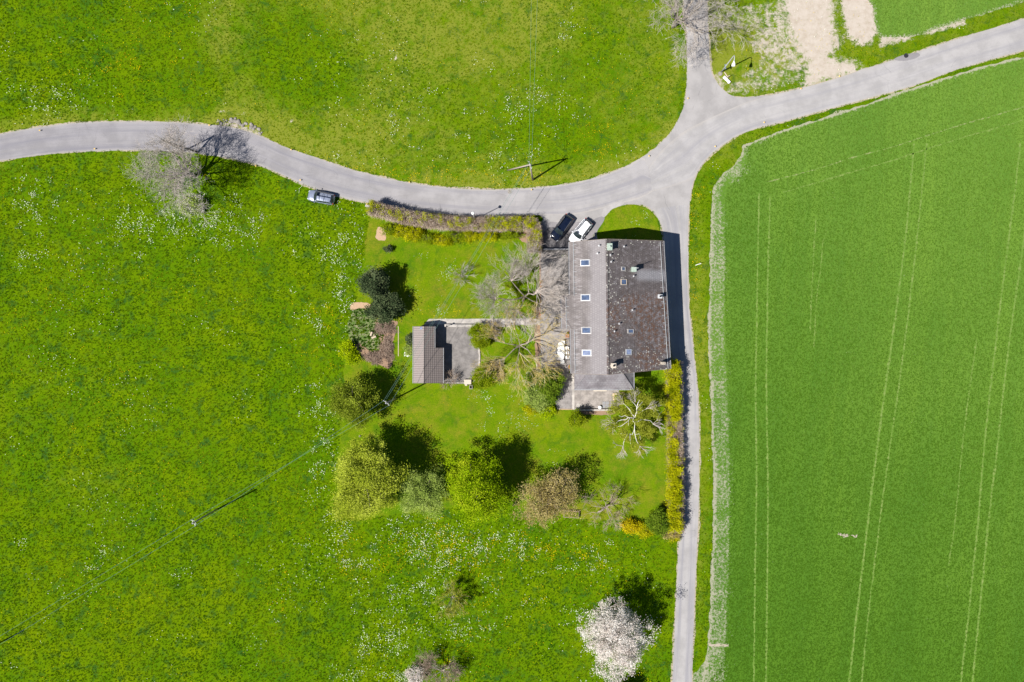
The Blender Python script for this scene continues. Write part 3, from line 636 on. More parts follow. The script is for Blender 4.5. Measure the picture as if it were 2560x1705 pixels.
# ---- courtyard, patio, path, slab
sheet('courtyard', [(1350,627),(1424,627),(1424,600),(1440,600),(1440,940),(1436,1024),(1393,1024),(1380,980),(1352,940),(1351,815)], 0.052, M['court'], 0.03, 0.3, 51, smooth=False)
sheet('patio', [(1436,940),(1545,940),(1550,1022),(1442,1022),(1436,1024)], 0.058, M['patio'], 0.01, 0.4, 52, smooth=False)
sheet('path', [(1072,797),(1351,797),(1351,812),(1192,812),(1060,812)], 0.030, M['concrete_pale'], 0.015, 0.4, 53, smooth=False)
sheet('concrete_slab', [(1060,811),(1192,811),(1190,865),(1199,868),(1200,912),(1186,956),(1060,957)], 0.044, M['concrete'], 0.015, 0.4, 54, smooth=False)
strip('pale_kerb', [(1432,935),(1433,980),(1433,1024)], 0.35, 0.064, M['concrete_pale'], 0.01)
strip('brick_edging', [(1350,627),(1351,800)], 0.22, 0.064, M['mudbrown'], 0.02)
strip('brick_edging', [(1396,1023),(1432,1023)], 0.14, 0.068, M['pinksoil'], 0.02)
disc = MB().lathe([(0.47, 0.0), (0.47, 0.03), (0.44, 0.05), (0.16, 0.05), (0.14, 0.06)], at(1448, 1015, 0.058), 24).build('stone_disc', M['concrete_pale'])
tag(disc, 'pale round stone disc lying flat on the south patio', 'stone disc')

# ================================================================== HOUSE
CAM = Vector((0, 0, H))
def roofpt(px, py, P0, N):
    d = Vector((gx(px), gy(py), 0)) - CAM; t = (P0 - CAM).dot(N) / d.dot(N); return CAM + d*t
NW, NR, NE = at(1423,605,7.35), at(1517,597.5,9.2), at(1658,602,5.45)
SW, SR, SE = at(1428,934,7.35), at(1521,936.5,9.2), at(1677,922,5.45)
def flat(P, A_, B_, C_):
    n = (B_-A_).cross(C_-A_); P.z = A_.z - (n.x*(P.x-A_.x)+n.y*(P.y-A_.y))/n.z
flat(SE, NR, SR, NE); flat(SW, NW, NR, SR)
nW = (NR-NW).cross(SW-NW).normalized(); nE = (SE-SR).cross(NR-SR).normalized()
if nW.z < 0: nW = -nW
if nE.z < 0: nE = -nE
house = empty('farmhouse', ((NR.x+SR.x)/2, 5, 0), 0, 'long farmhouse with a weathered grey tiled gable roof, skylights and chimneys', 'house')
HO = -house.location
def hb(mb, name, mat, parent=None, smooth=False):
    """build with vertices in world space below the house empty"""
    o = mb.build(name, mat, None, None, smooth)
    o.data.transform(Matrix.Translation(HO)); o.parent = parent or house
    return o
# west extension of the eave
nz = lambda x, y, P0, N: P0.z - (N.x*(x-P0.x)+N.y*(y-P0.y))/N.z
EA, EB = roofpt(1403,738,NW,nW), roofpt(1405,822,NW,nW)
fa, fb = roofpt(1424.5,738,NW,nW), roofpt(1426.5,822,NW,nW)
TH = 0.2
rw = hb(MB().slab([NW, fa, EA, EB, fb, SW, SR, NR][::-1][::-1], TH), 'roof', M['roof_w'])
re_ = hb(MB().slab([NR, SR, SE, NE], TH), 'roof', M['roof_e'])
# flat faces of the eave extension keep the plane; ridge cap in stubby tiles
m = MB()
for k in range(46):
    a = NR.lerp(SR, k/46.0); b = NR.lerp(SR, (k+0.97)/46.0)
    for p, q in ((a, b),):
        m.add([p+Vector((-0.2,0,-0.045)), q+Vector((-0.2,0,-0.045)), q+Vector((-0.07,0,0.055)), p+Vector((-0.07,0,0.055)), p+Vector((0.07,0,0.055)), q+Vector((0.07,0,0.055)), q+Vector((0.2,0,-0.07)), p+Vector((0.2,0,-0.07))],
              [(0,1,2,3),(3,2,5,4),(4,5,6,7),(0,3,4,7),(1,6,5,2)])
hb(m, 'ridge_cap', M['roof_e'])
# walls: gabled prism set in below the roof
def inset(p, q, t): return p.lerp(q, t)
xw0, xw1 = NW.x+0.55, SW.x+0.55; xe0, xe1 = NE.x-0.7, SE.x-0.7; yn, ys = NR.y-0.35, SR.y+0.55
def zr(x, y): return min(nz(x, y, NW, nW), nz(x, y, NE, nE)) - TH - 0.01
sec = lambda y, xa, xr, xb: [(xa, y, 0.0), (xa, y, zr(xa, y)), (xr, y, zr(xr, y)), (xb, y, zr(xb, y)), (xb, y, 0.0)]
A = sec(yn, xw0, NR.x, xe0); B = sec(ys, xw1, SR.x, xe1)
m = MB().add(A+B, [(0,1,2,3,4),(9,8,7,6,5),(0,5,6,1),(3,8,9,4),(1,6,7,2),(2,7,8,3)])
walls = hb(m, 'wall', M['plaster'])
# annexe
a_sw, a_se = at(1436,973,5.4), at(1584,973,5.4); a_nw, a_ne = at(1436,933,5.4), at(1584,928,5.4)
r_w, r_e = at(1470,931,6.95), at(1556,931,6.95)
ax = MB()
for poly in ([a_sw, a_se, r_e, r_w], [a_se, a_ne, r_e], [a_nw, a_sw, r_w]): ax.slab(poly, 0.14)
hb(ax, 'annexe_roof', M['roof_a'])
m = MB().slab([Vector((a_sw.x-0.06, a_sw.y-0.14, 5.40)), Vector((a_se.x+0.10, a_se.y-0.14, 5.40)), Vector((a_se.x+0.10, a_se.y-0.003, 5.40)), Vector((a_sw.x-0.06, a_sw.y-0.003, 5.40))], 0.1)
m.slab([Vector((a_se.x+0.003, a_se.y, 5.40)), Vector((a_se.x+0.13, a_se.y, 5.40)), Vector((a_ne.x+0.13, a_ne.y, 5.40)), Vector((a_ne.x+0.003, a_ne.y, 5.40))], 0.1)
hb(m, 'annexe_gutter', M['zinc'])
m = MB().box(((a_sw.x+a_se.x)/2, (a_sw.y+0.6+ys)/2, 2.60), (a_se.x-a_sw.x-1.3, ys-a_sw.y-0.6-0.004, 5.2))
hb(m, 'annexe_wall', M['plaster'])
# hip ridges on the annexe
for p, q in ((r_w, a_sw), (r_e, a_se)): hb(MB().tube([p+Vector((0,0,.02)), q+Vector((0,0,.02))], 0.07, 6), 'annexe_hip_cap', M['roof_a'])
# skylights: frame, with pane as sub-part
def on_roof(px, py, P0, N, east):
    p = roofpt(px, py, P0, N); v = Vector((0,1,0)); v = (v - N*v.dot(N)).normalized(); u = v.cross(N).normalized()
    if u.x < 0: u = -u; 
    vv = N.cross(u).normalized()
    Mx = Matrix((( u.x, vv.x, N.x, p.x), (u.y, vv.y, N.y, p.y), (u.z, vv.z, N.z, p.z), (0,0,0,1))); return Matrix.Translation(HO) @ Mx
def skylight(px, py, w_, h_, east, glass, framem='frame'):
    Mx = on_roof(px, py, NE if east else NW, nE if east else nW, east); t = 0.06; z = 0.07
    m = MB()
    for c, d in (((0, h_/2-t/2, z), (w_, t, 0.14)), ((0, -h_/2+t/2, z), (w_, t, 0.14)), ((-w_/2+t/2, 0, z-.003), (t, h_-2*t, 0.134)), ((w_/2-t/2, 0, z-.003), (t, h_-2*t, 0.134))): m.box(c, d, 0, Mx)
    o = m.build('skylight', M[framem], house)
    MB().box((0, 0, 0.075), (w_-2*t, h_-2*t, 0.02), 0, Mx).build('pane', M[glass], o)
    fl = MB().slab([Mx @ Vector(q) for q in ((-w_/2-.08,-h_/2-.07,.014),(w_/2+.08,-h_/2-.07,.014),(w_/2+.08,h_/2+.07,.014),(-w_/2-.08,h_/2+.07,.014))], 0.01)
    fl.build('flashing', M['zinc'], o)
for px, py, w_, h_, e, gl, fm in ((1463,657,1.3,0.85,0,'glassblue','zincpale'),(1464,744,1.3,0.85,0,'glassblue','zincpale'),(1466,826,1.3,0.85,0,'glassblue','frame'),(1467,882,1.3,0.80,0,'glasspale','zincpale'),
        (1558,672,0.62,0.56,1,'glassblue','frame'),(1559,705,0.95,0.8,1,'glassblue','timber_pale'),(1576,828,0.95,0.58,1,'glassblue','frame'),(1571,880,0.9,0.8,1,'glasspale','zincpale')):
    skylight(px, py, w_, h_, e, gl, fm)
# chimneys: (px, py of the cap), size, height above the roof, materials
def chimney(px, py, sx, sy, hh, body, cap, east=True, style=0):
    zc = nz(0, 0, NE, nE)
    P0, N = (NE, nE) if east else (NW, nW)
    q = roofpt(px, py, P0, N); z0 = q.z
    p = at(px, py, z0+hh); zb = nz(p.x, p.y, P0, N)
    m = MB().box((p.x, p.y, (zb-0.6+zb+hh)/2), (sx, sy, hh+0.6))
    c = hb(m, 'chimney', M[body])
    if style == 0:
        k = hb(MB().bbox((p.x, p.y, zb+hh+0.06), (sx+0.16, sy+0.16, 0.12), 0.03), 'cap', M[cap]); k.parent = c
        f = hb(MB().lathe([(0.12,0),(0.12,0.22),(0.15,0.22),(0.15,0.27),(0.06,0.30)], (p.x, p.y, zb+hh+0.12), 10), 'flue', M['black' if cap != 'copper' else 'copper']); f.parent = c
    elif style == 1:      # slotted masonry head
        m = MB()
        for dx in (-sx/2+0.05, sx/2-0.05): m.box((p.x+dx, p.y, zb+hh+0.14), (0.1, sy, 0.28))
        m.box((p.x, p.y, zb+hh+0.14), (0.08, sy, 0.27)); k = hb(m, 'vent_head', M[cap]); k.parent = c
    else:                 # plate on four feet
        m = MB()
        for dx in (-1, 1):
            for dy in (-1, 1): m.box((p.x+dx*sx*0.4, p.y+dy*sy*0.4, zb+hh+0.12), (0.06, 0.06, 0.24))
        m.slab([(p.x-sx*.62, p.y-sy*.62, zb+hh+0.30), (p.x+sx*.62, p.y-sy*.62, zb+hh+0.30), (p.x+sx*.62, p.y+sy*.62, zb+hh+0.30), (p.x-sx*.62, p.y+sy*.62, zb+hh+0.30)], 0.05)
        k = hb(m, 'rain_plate', M[cap]); k.parent = c
    return c, Vector((p.x, p.y, zb+hh))
chimney(1524, 617, 0.62, 0.85, 0.95, 'chimstone', 'copper')
c2, p2 = chimney(1584, 674, 0.58, 0.55, 1.15, 'copper', 'copper', True, 2)
chimney(1650, 741, 0.50, 0.45, 0.75, 'zincpale', 'zincpale')
chimney(1534, 914, 0.58, 0.55, 1.25, 'chimstone', 'chimstone')
chimney(1658, 908, 0.50, 0.38, 1.1, 'chimstone', 'chimstone', True, 1)
m = MB().tube([p2+Vector((0.15,0.1,0)), p2+Vector((0.15,0.1,1.9))], 0.025, 5)
for k in range(5): m.tube([p2+Vector((0.15-0.3,0.1,1.0+k*0.2)), p2+Vector((0.15+0.3,0.1,1.0+k*0.2))], 0.012, 4)
hb(m, 'antenna', M['zincpale'])
for px, py, e in ((1560,616,1),(1526,637,1),(1528,654,1),(1584,690,1),(1581,775,1),(1548,809,1),(1536,828,1),(1498,614,0),(1494,633,0)):
    P0, N = (NE, nE) if e else (NW, nW); q = roofpt(px, py, P0, N)
    v = hb(MB().lathe([(0.16,-0.1),(0.15,0.03),(0.06,0.05),(0.06,0.38)], q, 10), 'vent_pipe', M['zincpale'])
    k = hb(MB().lathe([(0.06,0.38),(0.12,0.38),(0.11,0.44),(0.02,0.48)], q, 10), 'cowl', M['zinc']); k.parent = v
    # lead tray below the pipe
    dx = 0.55 if e else -0.45
    tr_ = [Vector((q.x+a, q.y+b, nz(q.x+a, q.y+b, P0, N)+0.012)) for a, b in ((0.14 if e else -0.14, -0.1), (dx*1.5, -0.22), (dx*1.5, 0.05), (0.14 if e else -0.14, 0.14))]
# snow rails with brackets, gutters
def rail(name, pts, P0, N, r=0.035, off=0.13, nbr=10, rows=1):
    Q = [roofpt(px, py, P0, N)+Vector((0,0,off)) for px, py in pts]
    o = hb(MB().tube(Q, r, 6), name, M['zincpale'])
    for k in range(nbr):
        t = (k+0.5)/nbr; q = Q[0].lerp(Q[-1], t); d = 0.42 if N.x < 0 else -0.42
        e = Vector((q.x+d, q.y, nz(q.x+d, q.y, P0, N)+0.03)); bo = hb(MB().tube([q, e], 0.026, 4), 'bracket', M['zincpale']); bo.parent = o
    return o
rail('snow_rail', [(1433,604),(1435,740)], NW, nW)
rail('snow_rail', [(1414.5,742),(1416,822)], NW, nW, nbr=5)
rail('snow_rail', [(1435.5,824),(1438,933)], NW, nW, nbr=8)
rail('snow_rail', [(1650,604),(1670,921)], NE, nE, nbr=18)
for a, b, sgn in ((NW, fa, -1), (EA, EB, -1), (fb, SW, -1), (NE, SE, 1)):
    m = MB(); dz = Vector((0,0,-0.10)); o1 = Vector((sgn*0.005,0,0)); o2 = Vector((sgn*0.15,0,0))
    m.add([a+o1+dz, b+o1+dz, b+o1+dz*0.2, a+o1+dz*0.2, a+o2+dz, b+o2+dz, b+o2+dz*0.3, a+o2+dz*0.3], [(0,1,5,4),(4,5,6,7),(0,4,7,3),(1,2,6,5),(0,3,2,1)])
    hb(m, 'gutter', M['zinc'])
for a, b, sy in ((NW, NR, 1), (NR, NE, 1), (SW, SR, -1), (SR, SE, -1)):
    o = Vector((0, sy*0.03, 0.015)); o2 = Vector((0, sy*0.003, 0.015)); d = Vector((0,0,-0.26)); hb(MB().add([a+o2, b+o2, b+o, a+o, a+o2+d, b+o2+d, b+o+d, a+o+d], [(0,1,2,3),(3,2,6,7),(7,6,5,4),(4,5,1,0)]), 'verge_board', M['timber'])
# windows and doors in the walls
def window(c, w_, h_, ny_, door=False):
    """c: centre on the wall face, ny_: outward normal"""
    ny_ = Vector(ny_); u = Vector((-ny_.y, ny_.x, 0)); R = Matrix(((u.x, ny_.x, 0, c[0]), (u.y, ny_.y, 0, c[1]), (0,0,1,c[2]), (0,0,0,1)))
    m = MB(); t = 0.08
    for q, d in (((0,0.025,h_/2-t/2),(w_,0.10,t)), ((0,0.025,-h_/2+t/2),(w_,0.10,t)), ((-w_/2+t/2,0.025,0),(t,0.096,h_-2*t)), ((w_/2-t/2,0.025,0),(t,0.096,h_-2*t)), ((0,0.025,0),(t*0.8,0.09,h_-2*t))): m.box(q, d, 0, R)
    o = hb(m, 'door' if door else 'window', M['timber' if door else 'whitepaint'])
    p = hb(MB().box((0,0.014,0), (w_-2*t, 0.02, h_-2*t), 0, R), 'door_leaf' if door else 'pane', M['timber_pale' if door else 'glassdark']); p.parent = o
    s = hb(MB().box((0,0.10,-h_/2-0.04), (w_+0.2, 0.2, 0.08), 0, R), 'sill', M['concrete_pale']); s.parent = o
for yy in (12.0, 8.6, 3.5, 0.2, -2.6):
    xx = xw0 + (xw1-xw0)*(yn-yy)/(yn-ys); window((xx, yy, 4.9), 1.2, 1.3, (-1,0,0)); window((xx, yy, 1.7), 1.2, 1.3, (-1,0,0))
window((xw0+(xw1-xw0)*0.42, 6.1, 1.15), 1.2, 2.2, (-1,0,0), True)
for yy in (11.5, 7.0, 2.5, -1.5):
    xx = xe0 + (xe1-xe0)*(yn-yy)/(yn-ys); window((xx, yy, 3.6), 1.2, 1.2, (1,0,0)); window((xx, yy, 1.3), 1.0, 1.0, (1,0,0))
for xx in (11.0, 14.0, 17.5): window((xx, yn, 4.2), 1.2, 1.3, (0,1,0)); window((xx, yn, 1.5), 1.2, 1.3, (0,1,0))
for xx in (10.8, 13.2, 15.6): window((xx, a_sw.y+0.6, 3.8), 1.3, 1.3, (0,-1,0)); window((xx, a_sw.y+0.6, 1.25), 1.5, 2.2, (0,-1,0))
dw = at(1490, 974, 2.6)
hb(MB().slab([Vector((at(1483,0,2.7).x, a_sw.y+0.59, 3.15)), Vector((at(1483,0,2.7).x, a_sw.y-0.45, 3.0)), Vector((at(1516,0,2.7).x, a_sw.y-0.45, 3.0)), Vector((at(1516,0,2.7).x, a_sw.y+0.59, 3.15))], 0.06), 'awning', M['chimstone'])

# ================================================================== GARAGE
ga = {k: at(*v) for k, v in dict(nw=(1034,816,2.45), nr=(1060,815.5,3.15), n1=(1086,816,2.45), s1=(1086,869,2.45), n2=(1107,869.5,2.05), se=(1107,958,2.05), sr=(1059.5,958,3.15), sw=(1033.5,958,2.45)).items()}
garage = empty('garage', (ga['nr'].x, 1.5, 0), 0, 'small garage with a ribbed grey tile roof beside the concrete slab', 'garage')
GO = -garage.location
def gb(mb, name, mat, parent=None):
    o = mb.build(name, mat); o.data.transform(Matrix.Translation(GO)); o.parent = parent or garage; return o
gb(MB().slab([ga['nw'], ga['sw'], ga['sr'], ga['nr']], 0.09), 'roof', M['garage_w'])
sl_ = lambda x: ga['nr'].z + (x-ga['nr'].x)*(ga['n1'].z-ga['nr'].z)/(ga['n1'].x-ga['nr'].x)
for k in ('s1',): ga[k].z = sl_(ga[k].x)
n2 = ga['n2']; n2.z = sl_(n2.x); se = ga['se']; se.z = sl_(se.x); s1b = Vector((ga['s1'].x, n2.y, sl_(ga['s1'].x)))
gb(MB().slab([ga['nr'], ga['sr'], se, n2, s1b, ga['n1']], 0.09), 'roof', M['garage_e'])
m = MB()
for k in range(24):
    a = ga['nr'].lerp(ga['sr'], k/24); b = ga['nr'].lerp(ga['sr'], (k+0.95)/24); m.tube([a+Vector((0,0,-0.01)), b+Vector((0,0,-0.01))], 0.11, 8)
gb(m, 'ridge_cap', M['garage_w'])
x0, x1, y0, y1 = ga['nw'].x+0.2, ga['n1'].x-0.25, ga['sw'].y+0.2, ga['nw'].y-0.2
g1 = lambda x: min(ga['nr'].z + (x-ga['nr'].x)*(ga['nw'].z-ga['nr'].z)/(ga['nw'].x-ga['nr'].x) if x < ga['nr'].x else sl_(x), 9) - 0.11
def gsec(y): return [(x0,y,0),(x0,y,g1(x0)),(ga['nr'].x,y,g1(ga['nr'].x)),(x1,y,g1(x1)),(x1,y,0)]
gb(MB().add(gsec(y1)+gsec(y0), [(0,1,2,3,4),(9,8,7,6,5),(0,5,6,1),(3,8,9,4),(1,6,7,2),(2,7,8,3)]), 'wall', M['plaster'])
x2 = se.x-0.2; ys2 = n2.y-0.2
gb(MB().add([(x1+.004,ys2,0),(x1+.004,ys2,g1(x1)),(x2,ys2,g1(x2)),(x2,ys2,0),(x1+.004,y0,0),(x1+.004,y0,g1(x1)),(x2,y0,g1(x2)),(x2,y0,0)], [(0,1,2,3),(7,6,5,4),(0,4,5,1),(2,6,7,3),(1,5,6,2)]), 'porch_wall', M['timber'])
q = at(1055, 818, 2.6); zz = 2.62
gb(MB().slab([Vector((q.x-0.25,q.y-0.32,2.93)), Vector((q.x+0.08,q.y-0.32,3.06)), Vector((q.x+0.08,q.y+0.02,3.06)), Vector((q.x-0.25,q.y+0.02,2.93))], 0.06), 'roof_pane', M['glasspale'])
m = MB()
for a, b in ((ga['nw'], ga['sw']), (se, n2), (ga['n1'], s1b)):
    sg = -0.09 if a is ga['nw'] else 0.09
    m.tube([a+Vector((sg,0,-0.08)), b+Vector((sg,0,-0.08))], 0.06, 6)
gb(m, 'gutter', M['zinc'])
gd = gb(MB().box((x1+0.02, y1-1.9, 1.0), (0.06, 2.6, 2.0)), 'garage_door', M['timber'])
# ================================================================== VEGETATION
def cards(P, size, rng_, up=0.45, drop=0.0, tri=False, aspect=1.0, elong=None):
    """small leaf-sized faces at points P; returns V, F"""
    n = len(P); s = size*(0.65+0.7*rng_.random(n))
    N = rng_.normal(size=(n,3)); N[:,2] = np.abs(N[:,2]) + up; N /= np.linalg.norm(N, axis=1)[:,None]
    A = rng_.normal(size=(n,3)); A[:,2] -= drop
    A -= N*(A*N).sum(1)[:,None]; A /= np.linalg.norm(A, axis=1)[:,None]+1e-9; B = np.cross(N, A)
    a = A*(s*0.5*aspect)[:,None]; b = B*(s*0.5)[:,None]
    if tri:
        V = np.stack([P-a-b, P-a+b, P+a*1.4], 1).reshape(-1,3); F = np.arange(3*n).reshape(-1,3)
    else:
        V = np.stack([P-a, P-b*0.8, P+a, P+b*0.8], 1).reshape(-1,3); F = np.arange(4*n).reshape(-1,4)
    return V, F
def leafobj(name, P, size, mat, parent, rng_, tone=None, **kw):
    P = np.asarray(P); V, F = cards(P, size, rng_, **kw); k = F.shape[1]
    if tone is None: tone = np.clip(rng_.normal(0.5, 0.22, len(P)), 0, 1)
    return np_mesh(name, V, F, mat, parent, np.repeat(tone, k))
class Twigs:
    """many thin three- or five-sided branches in one mesh (numpy)"""
    def __init__(s): s.seg = []
    def add(s, p, q, r0, r1, tone=0.5): s.seg.append((*p, *q, r0, r1, tone))
    def path(s, pts, r0, r1, tone=0.5):
        n = len(pts)-1
        for i in range(n): s.add(pts[i], pts[i+1], r0+(r1-r0)*i/n, r0+(r1-r0)*(i+1)/n, tone)
    def build(s, name, mat, parent, n=3):
        A = np.array(s.seg, float); P, Q, R0, R1, T = A[:,0:3], A[:,3:6], A[:,6], A[:,7], A[:,8]; m = len(A)
        D_ = Q-P; D_ /= np.linalg.norm(D_, axis=1)[:,None]+1e-9
        U = np.where(np.abs(D_[:,2:3]) < 0.9, np.array([[0,0,1.0]]), np.array([[1.0,0,0]])); a = np.cross(D_, U); a /= np.linalg.norm(a, axis=1)[:,None]; b = np.cross(D_, a)
        V = np.zeros((m, 2*n, 3))
        for k in range(n):
            th = 2*math.pi*k/n; d = a*math.cos(th)+b*math.sin(th)
            V[:,k] = P+d*R0[:,None]; V[:,n+k] = Q+d*R1[:,None]
        base = (np.arange(m)*2*n)[:,None]; F = []
        for k in range(n):
            k2 = (k+1) % n; F.append(base+np.array([[k, k2, n+k2, n+k]]))
        F = np.stack(F, 1).reshape(-1,4)
        return np_mesh(name, V.reshape(-1,3), F, mat, parent, np.repeat(T, 2*n), smooth=n > 3)
def V3(*a): return np.array(a, float)
def unit(v): return v/(np.linalg.norm(v)+1e-9)
def branch(tw, rnd, p, d, ln, r, lvl, maxl, spread=0.7, up=0.12, kids=(3,5), wob=0.16, tone=0.5, thick=None, ratio=0.66, seglen=None, tips=None, droop=0.0):
    """recursive bare branch; levels below 'thick' go to the trunk mesh"""
    n = 4 if lvl < maxl else 3; pts = [p]; q = p; dd_ = d
    for i in range(n):
        dd_ = unit(dd_ + rnd.normal(size=3)*wob + V3(0,0,up if lvl < maxl else up-droop)); q = q + dd_*ln/n; pts.append(q)
    r1 = max(r*0.55, 0.009)
    (thick[0] if (thick and lvl < thick[1]) else tw).path(pts, r, r1, float(np.clip(tone + rnd.normal()*0.2 + 0.08*(lvl-2), 0, 1)))
    if tips is not None and lvl >= maxl-1: tips.append(pts[-1]); tips.append(pts[-2])
    if lvl >= maxl: return
    k = rnd.integers(kids[0], kids[1]+1)
    for j in range(k):
        t = 0.35+0.65*(j+1)/k; i = min(n-1, int(t*n-1e-6)); f = t*n-i; s = pts[i]*(1-f)+pts[i+1]*f
        sd = unit(rnd.normal(size=3)); dloc = unit(pts[i+1]-pts[i]); sd = unit(sd-dloc*sd.dot(dloc))
        nd = unit(dloc + sd*spread*(0.6+0.6*rnd.random()))
        branch(tw, rnd, s, nd, ln*ratio*(0.75+0.5*rnd.random()), max(r*(1-0.45*t)*0.62, 0.011), lvl+1, maxl, spread, up, kids, wob, tone, thick, ratio, None, tips, droop)
def ground_at(px, py, z):
    """ground position below the point seen at (px,py) at height z"""
    p = at(px, py, z); return p.x, p.y
def crown_pts(r, c, rad, ncl, per, clr, shell=0.55, flat=1.0, zmin=0.25, lobes=5, lob=0.22):
    u = r.normal(size=(ncl,3)); u /= np.linalg.norm(u, axis=1)[:,None]
    ph = r.random(lobes)*6.28; k = r.integers(2, 6, lobes); th = np.arctan2(u[:,1], u[:,0])
    mod = 1 + lob*sum(np.sin(k[i]*th+ph[i]) for i in range(lobes))/math.sqrt(lobes) + r.normal(size=ncl)*0.07
    rr = (shell + (1-shell)*r.random(ncl)) ; rr *= mod
    C = np.array(c) + u*np.array(rad)*rr[:,None]
    cs = clr*(0.6+0.8*r.random(ncl)); n = np.maximum(4, (per*(0.5+r.random(ncl))).astype(int))
    ids = np.repeat(np.arange(ncl), n); G = r.normal(size=(len(ids),3))*cs[ids][:,None]*np.array([1,1,0.7*flat])
    P = C[ids]+G; ct = r.normal(0.5, 0.16, ncl)
    tone = np.clip(ct[ids] + r.normal(size=len(ids))*0.15, 0, 1); ok = P[:,2] > zmin
    return P[ok], tone[ok], C
def leafy_tree(name, label, cat, px, py, zc, rad, h0, mat, seed, ncl=160, per=90, clr=0.42, leaf=0.14, trunk_r=0.2, bark='bark', shell=0.55, group=None, aspect=1.4, drop=0.3, lob=0.22, base=None, twig=None, lean=(0,0), trunk_name='trunk', crown_name='crown'):
    """(px,py): where the crown centre is seen; zc its height; rad radii"""
    r = np.random.default_rng(seed); gx_, gy_ = ground_at(px, py, zc)
    bx, by = (gx_+lean[0], gy_+lean[1]); root = empty(name, (bx, by, 0), 0, label, cat, group)
    c = (gx_-bx, gy_-by, zc); P, tone, C = crown_pts(r, c, rad, ncl, int(per*1.25), clr, shell, lob=lob); leaf *= 1.22
    tw = Twigs(); fork = max(0.3, zc-rad[2]*0.75)
    trunk = [V3(0,0,-0.1), V3(c[0]*0.15, c[1]*0.15, fork*0.5), V3(c[0]*0.45, c[1]*0.45, fork), V3(c[0], c[1], zc+rad[2]*0.5)]
    for i in range(3): tw.add(trunk[i], trunk[i+1], trunk_r*(1-0.27*i), trunk_r*(1-0.27*(i+1)))
    sel = r.choice(len(C), min(len(C), 46), replace=False)
    for i, k in enumerate(sel):
        t = 0.15+0.8*r.random(); s = trunk[2]*(1-t)+trunk[3]*t; e = C[k]
        if e[2] < 0.3: continue
        mid = (s+e)/2 + r.normal(size=3)*0.25 + V3(0,0,0.1*np.linalg.norm(e-s)); rr = trunk_r*(0.34 if i < 10 else 0.16)
        tw.path([s, mid, e], rr, 0.012)
    tw.build(trunk_name, M[bark], root, 6)
    leafobj(crown_name, P, leaf, L[mat], root, r, tone, aspect=aspect, drop=drop)
    if twig:
        t2 = Twigs()
        for k in range(len(C)):
            for j in range(twig[1]):
                d = unit(r.normal(size=3)+V3(0,0,0.3)); t2.path([C[k], C[k]+d*clr*0.9+r.normal(size=3)*0.08, C[k]+d*clr*1.9], 0.016, 0.008, float(np.clip(r.normal(0.5,0.25),0,1)))
        t2.build('twigs', M[twig[0]], root, 3)
    return root
def shrub(name, label, cat, px, py, zc, rad, mat, seed, n=26, per=70, clr=0.22, leaf=0.10, group=None, shell=0.6, twig=None, bark='bark', aspect=1.3, lob=0.15):
    return leafy_tree(name, label, cat, px, py, zc, rad, 0, mat, seed, n, per, clr, leaf, 0.06, bark, shell, group, aspect, 0.1, lob, twig=twig, trunk_name='stem', crown_name='foliage')
def bare_tree(name, label, cat, bpx, bpy, h, seed, limbs, r0=0.28, fork=2.2, mat='twig_grey', bark='bark_grey', maxl=5, ln=3.6, kids=(3,5), spread=0.75, up=0.06, group=None, ratio=0.66, upb=0.8, lean=(0,0), wob=0.16, tone=0.5, tips=None, droop=0.0, loc=None, dirs=None):
    rnd = np.random.default_rng(seed); b = at(bpx, bpy, 0); root = empty(name, (b.x, b.y, 0), 0, label, cat, group)
    tr_ = Twigs(); tw = Twigs(); f = V3(lean[0], lean[1], fork)
    tr_.path([V3(0,0,-0.1), f*0.35+V3(0.03,0,0.0), f*0.7+V3(0,0.05,0), f], r0*1.15, r0*0.8)
    for i in range(limbs):
        if dirs is not None: a, e, k = dirs[i]; d = unit(V3(math.cos(a), math.sin(a), e))
        else: a = 2*math.pi*(i+0.5*rnd.random())/limbs; d = unit(V3(math.cos(a), math.sin(a), upb*(0.6+0.8*rnd.random()))); k = 1
        branch(tw, rnd, f - V3(0,0,0.12*i/limbs), d, ln*k*(0.8+0.4*rnd.random()), r0*0.5, 1, maxl, spread, up, kids, wob, tone, (tr_, 3), ratio, None, tips, droop)
    tr_.build('trunk', M[bark], root, 6); tw.build('crown', M[mat], root, 3); return root
def rad_(a): return math.radians(a)

# bare willow by the west road
t1 = bare_tree('bare_tree', 'wide leafless grey tree beside the western road, its shadow falling across the asphalt', 'tree', 484, 440, 12, 11, 9, 0.32, 2.4, 'twig_grey', 'bark_grey', 6, 3.7, (3,4), 0.75, 0.07, ratio=0.71, wob=0.2,
    dirs=[(rad_(150),1.3,1.1),(rad_(195),1.1,1.05),(rad_(100),1.3,1.15),(rad_(65),1.1,1.1),(rad_(20),1.2,0.9),(rad_(-35),0.7,1.1),(rad_(-75),0.8,1.1),(rad_(-110),0.8,1.15),(rad_(-150),0.9,1.05)])
# bare tree over the access road
bare_tree('bare_tree', 'large leafless tree spreading over the side road at the top edge', 'tree', 1683, 66, 11, 12, 9, 0.27, 2.6, 'twig_grey', 'bark_grey', 6, 4.4, (3,4), 0.8, 0.0, ratio=0.70, wob=0.2,
    dirs=[(rad_(165),0.9,1.05),(rad_(200),0.8,1.05),(rad_(130),0.9,1.0),(rad_(90),1.2,0.9),(rad_(50),0.9,1.1),(rad_(15),0.7,1.25),(rad_(-15),0.6,1.15),(rad_(-50),0.7,0.8),(rad_(-100),0.8,0.7)])
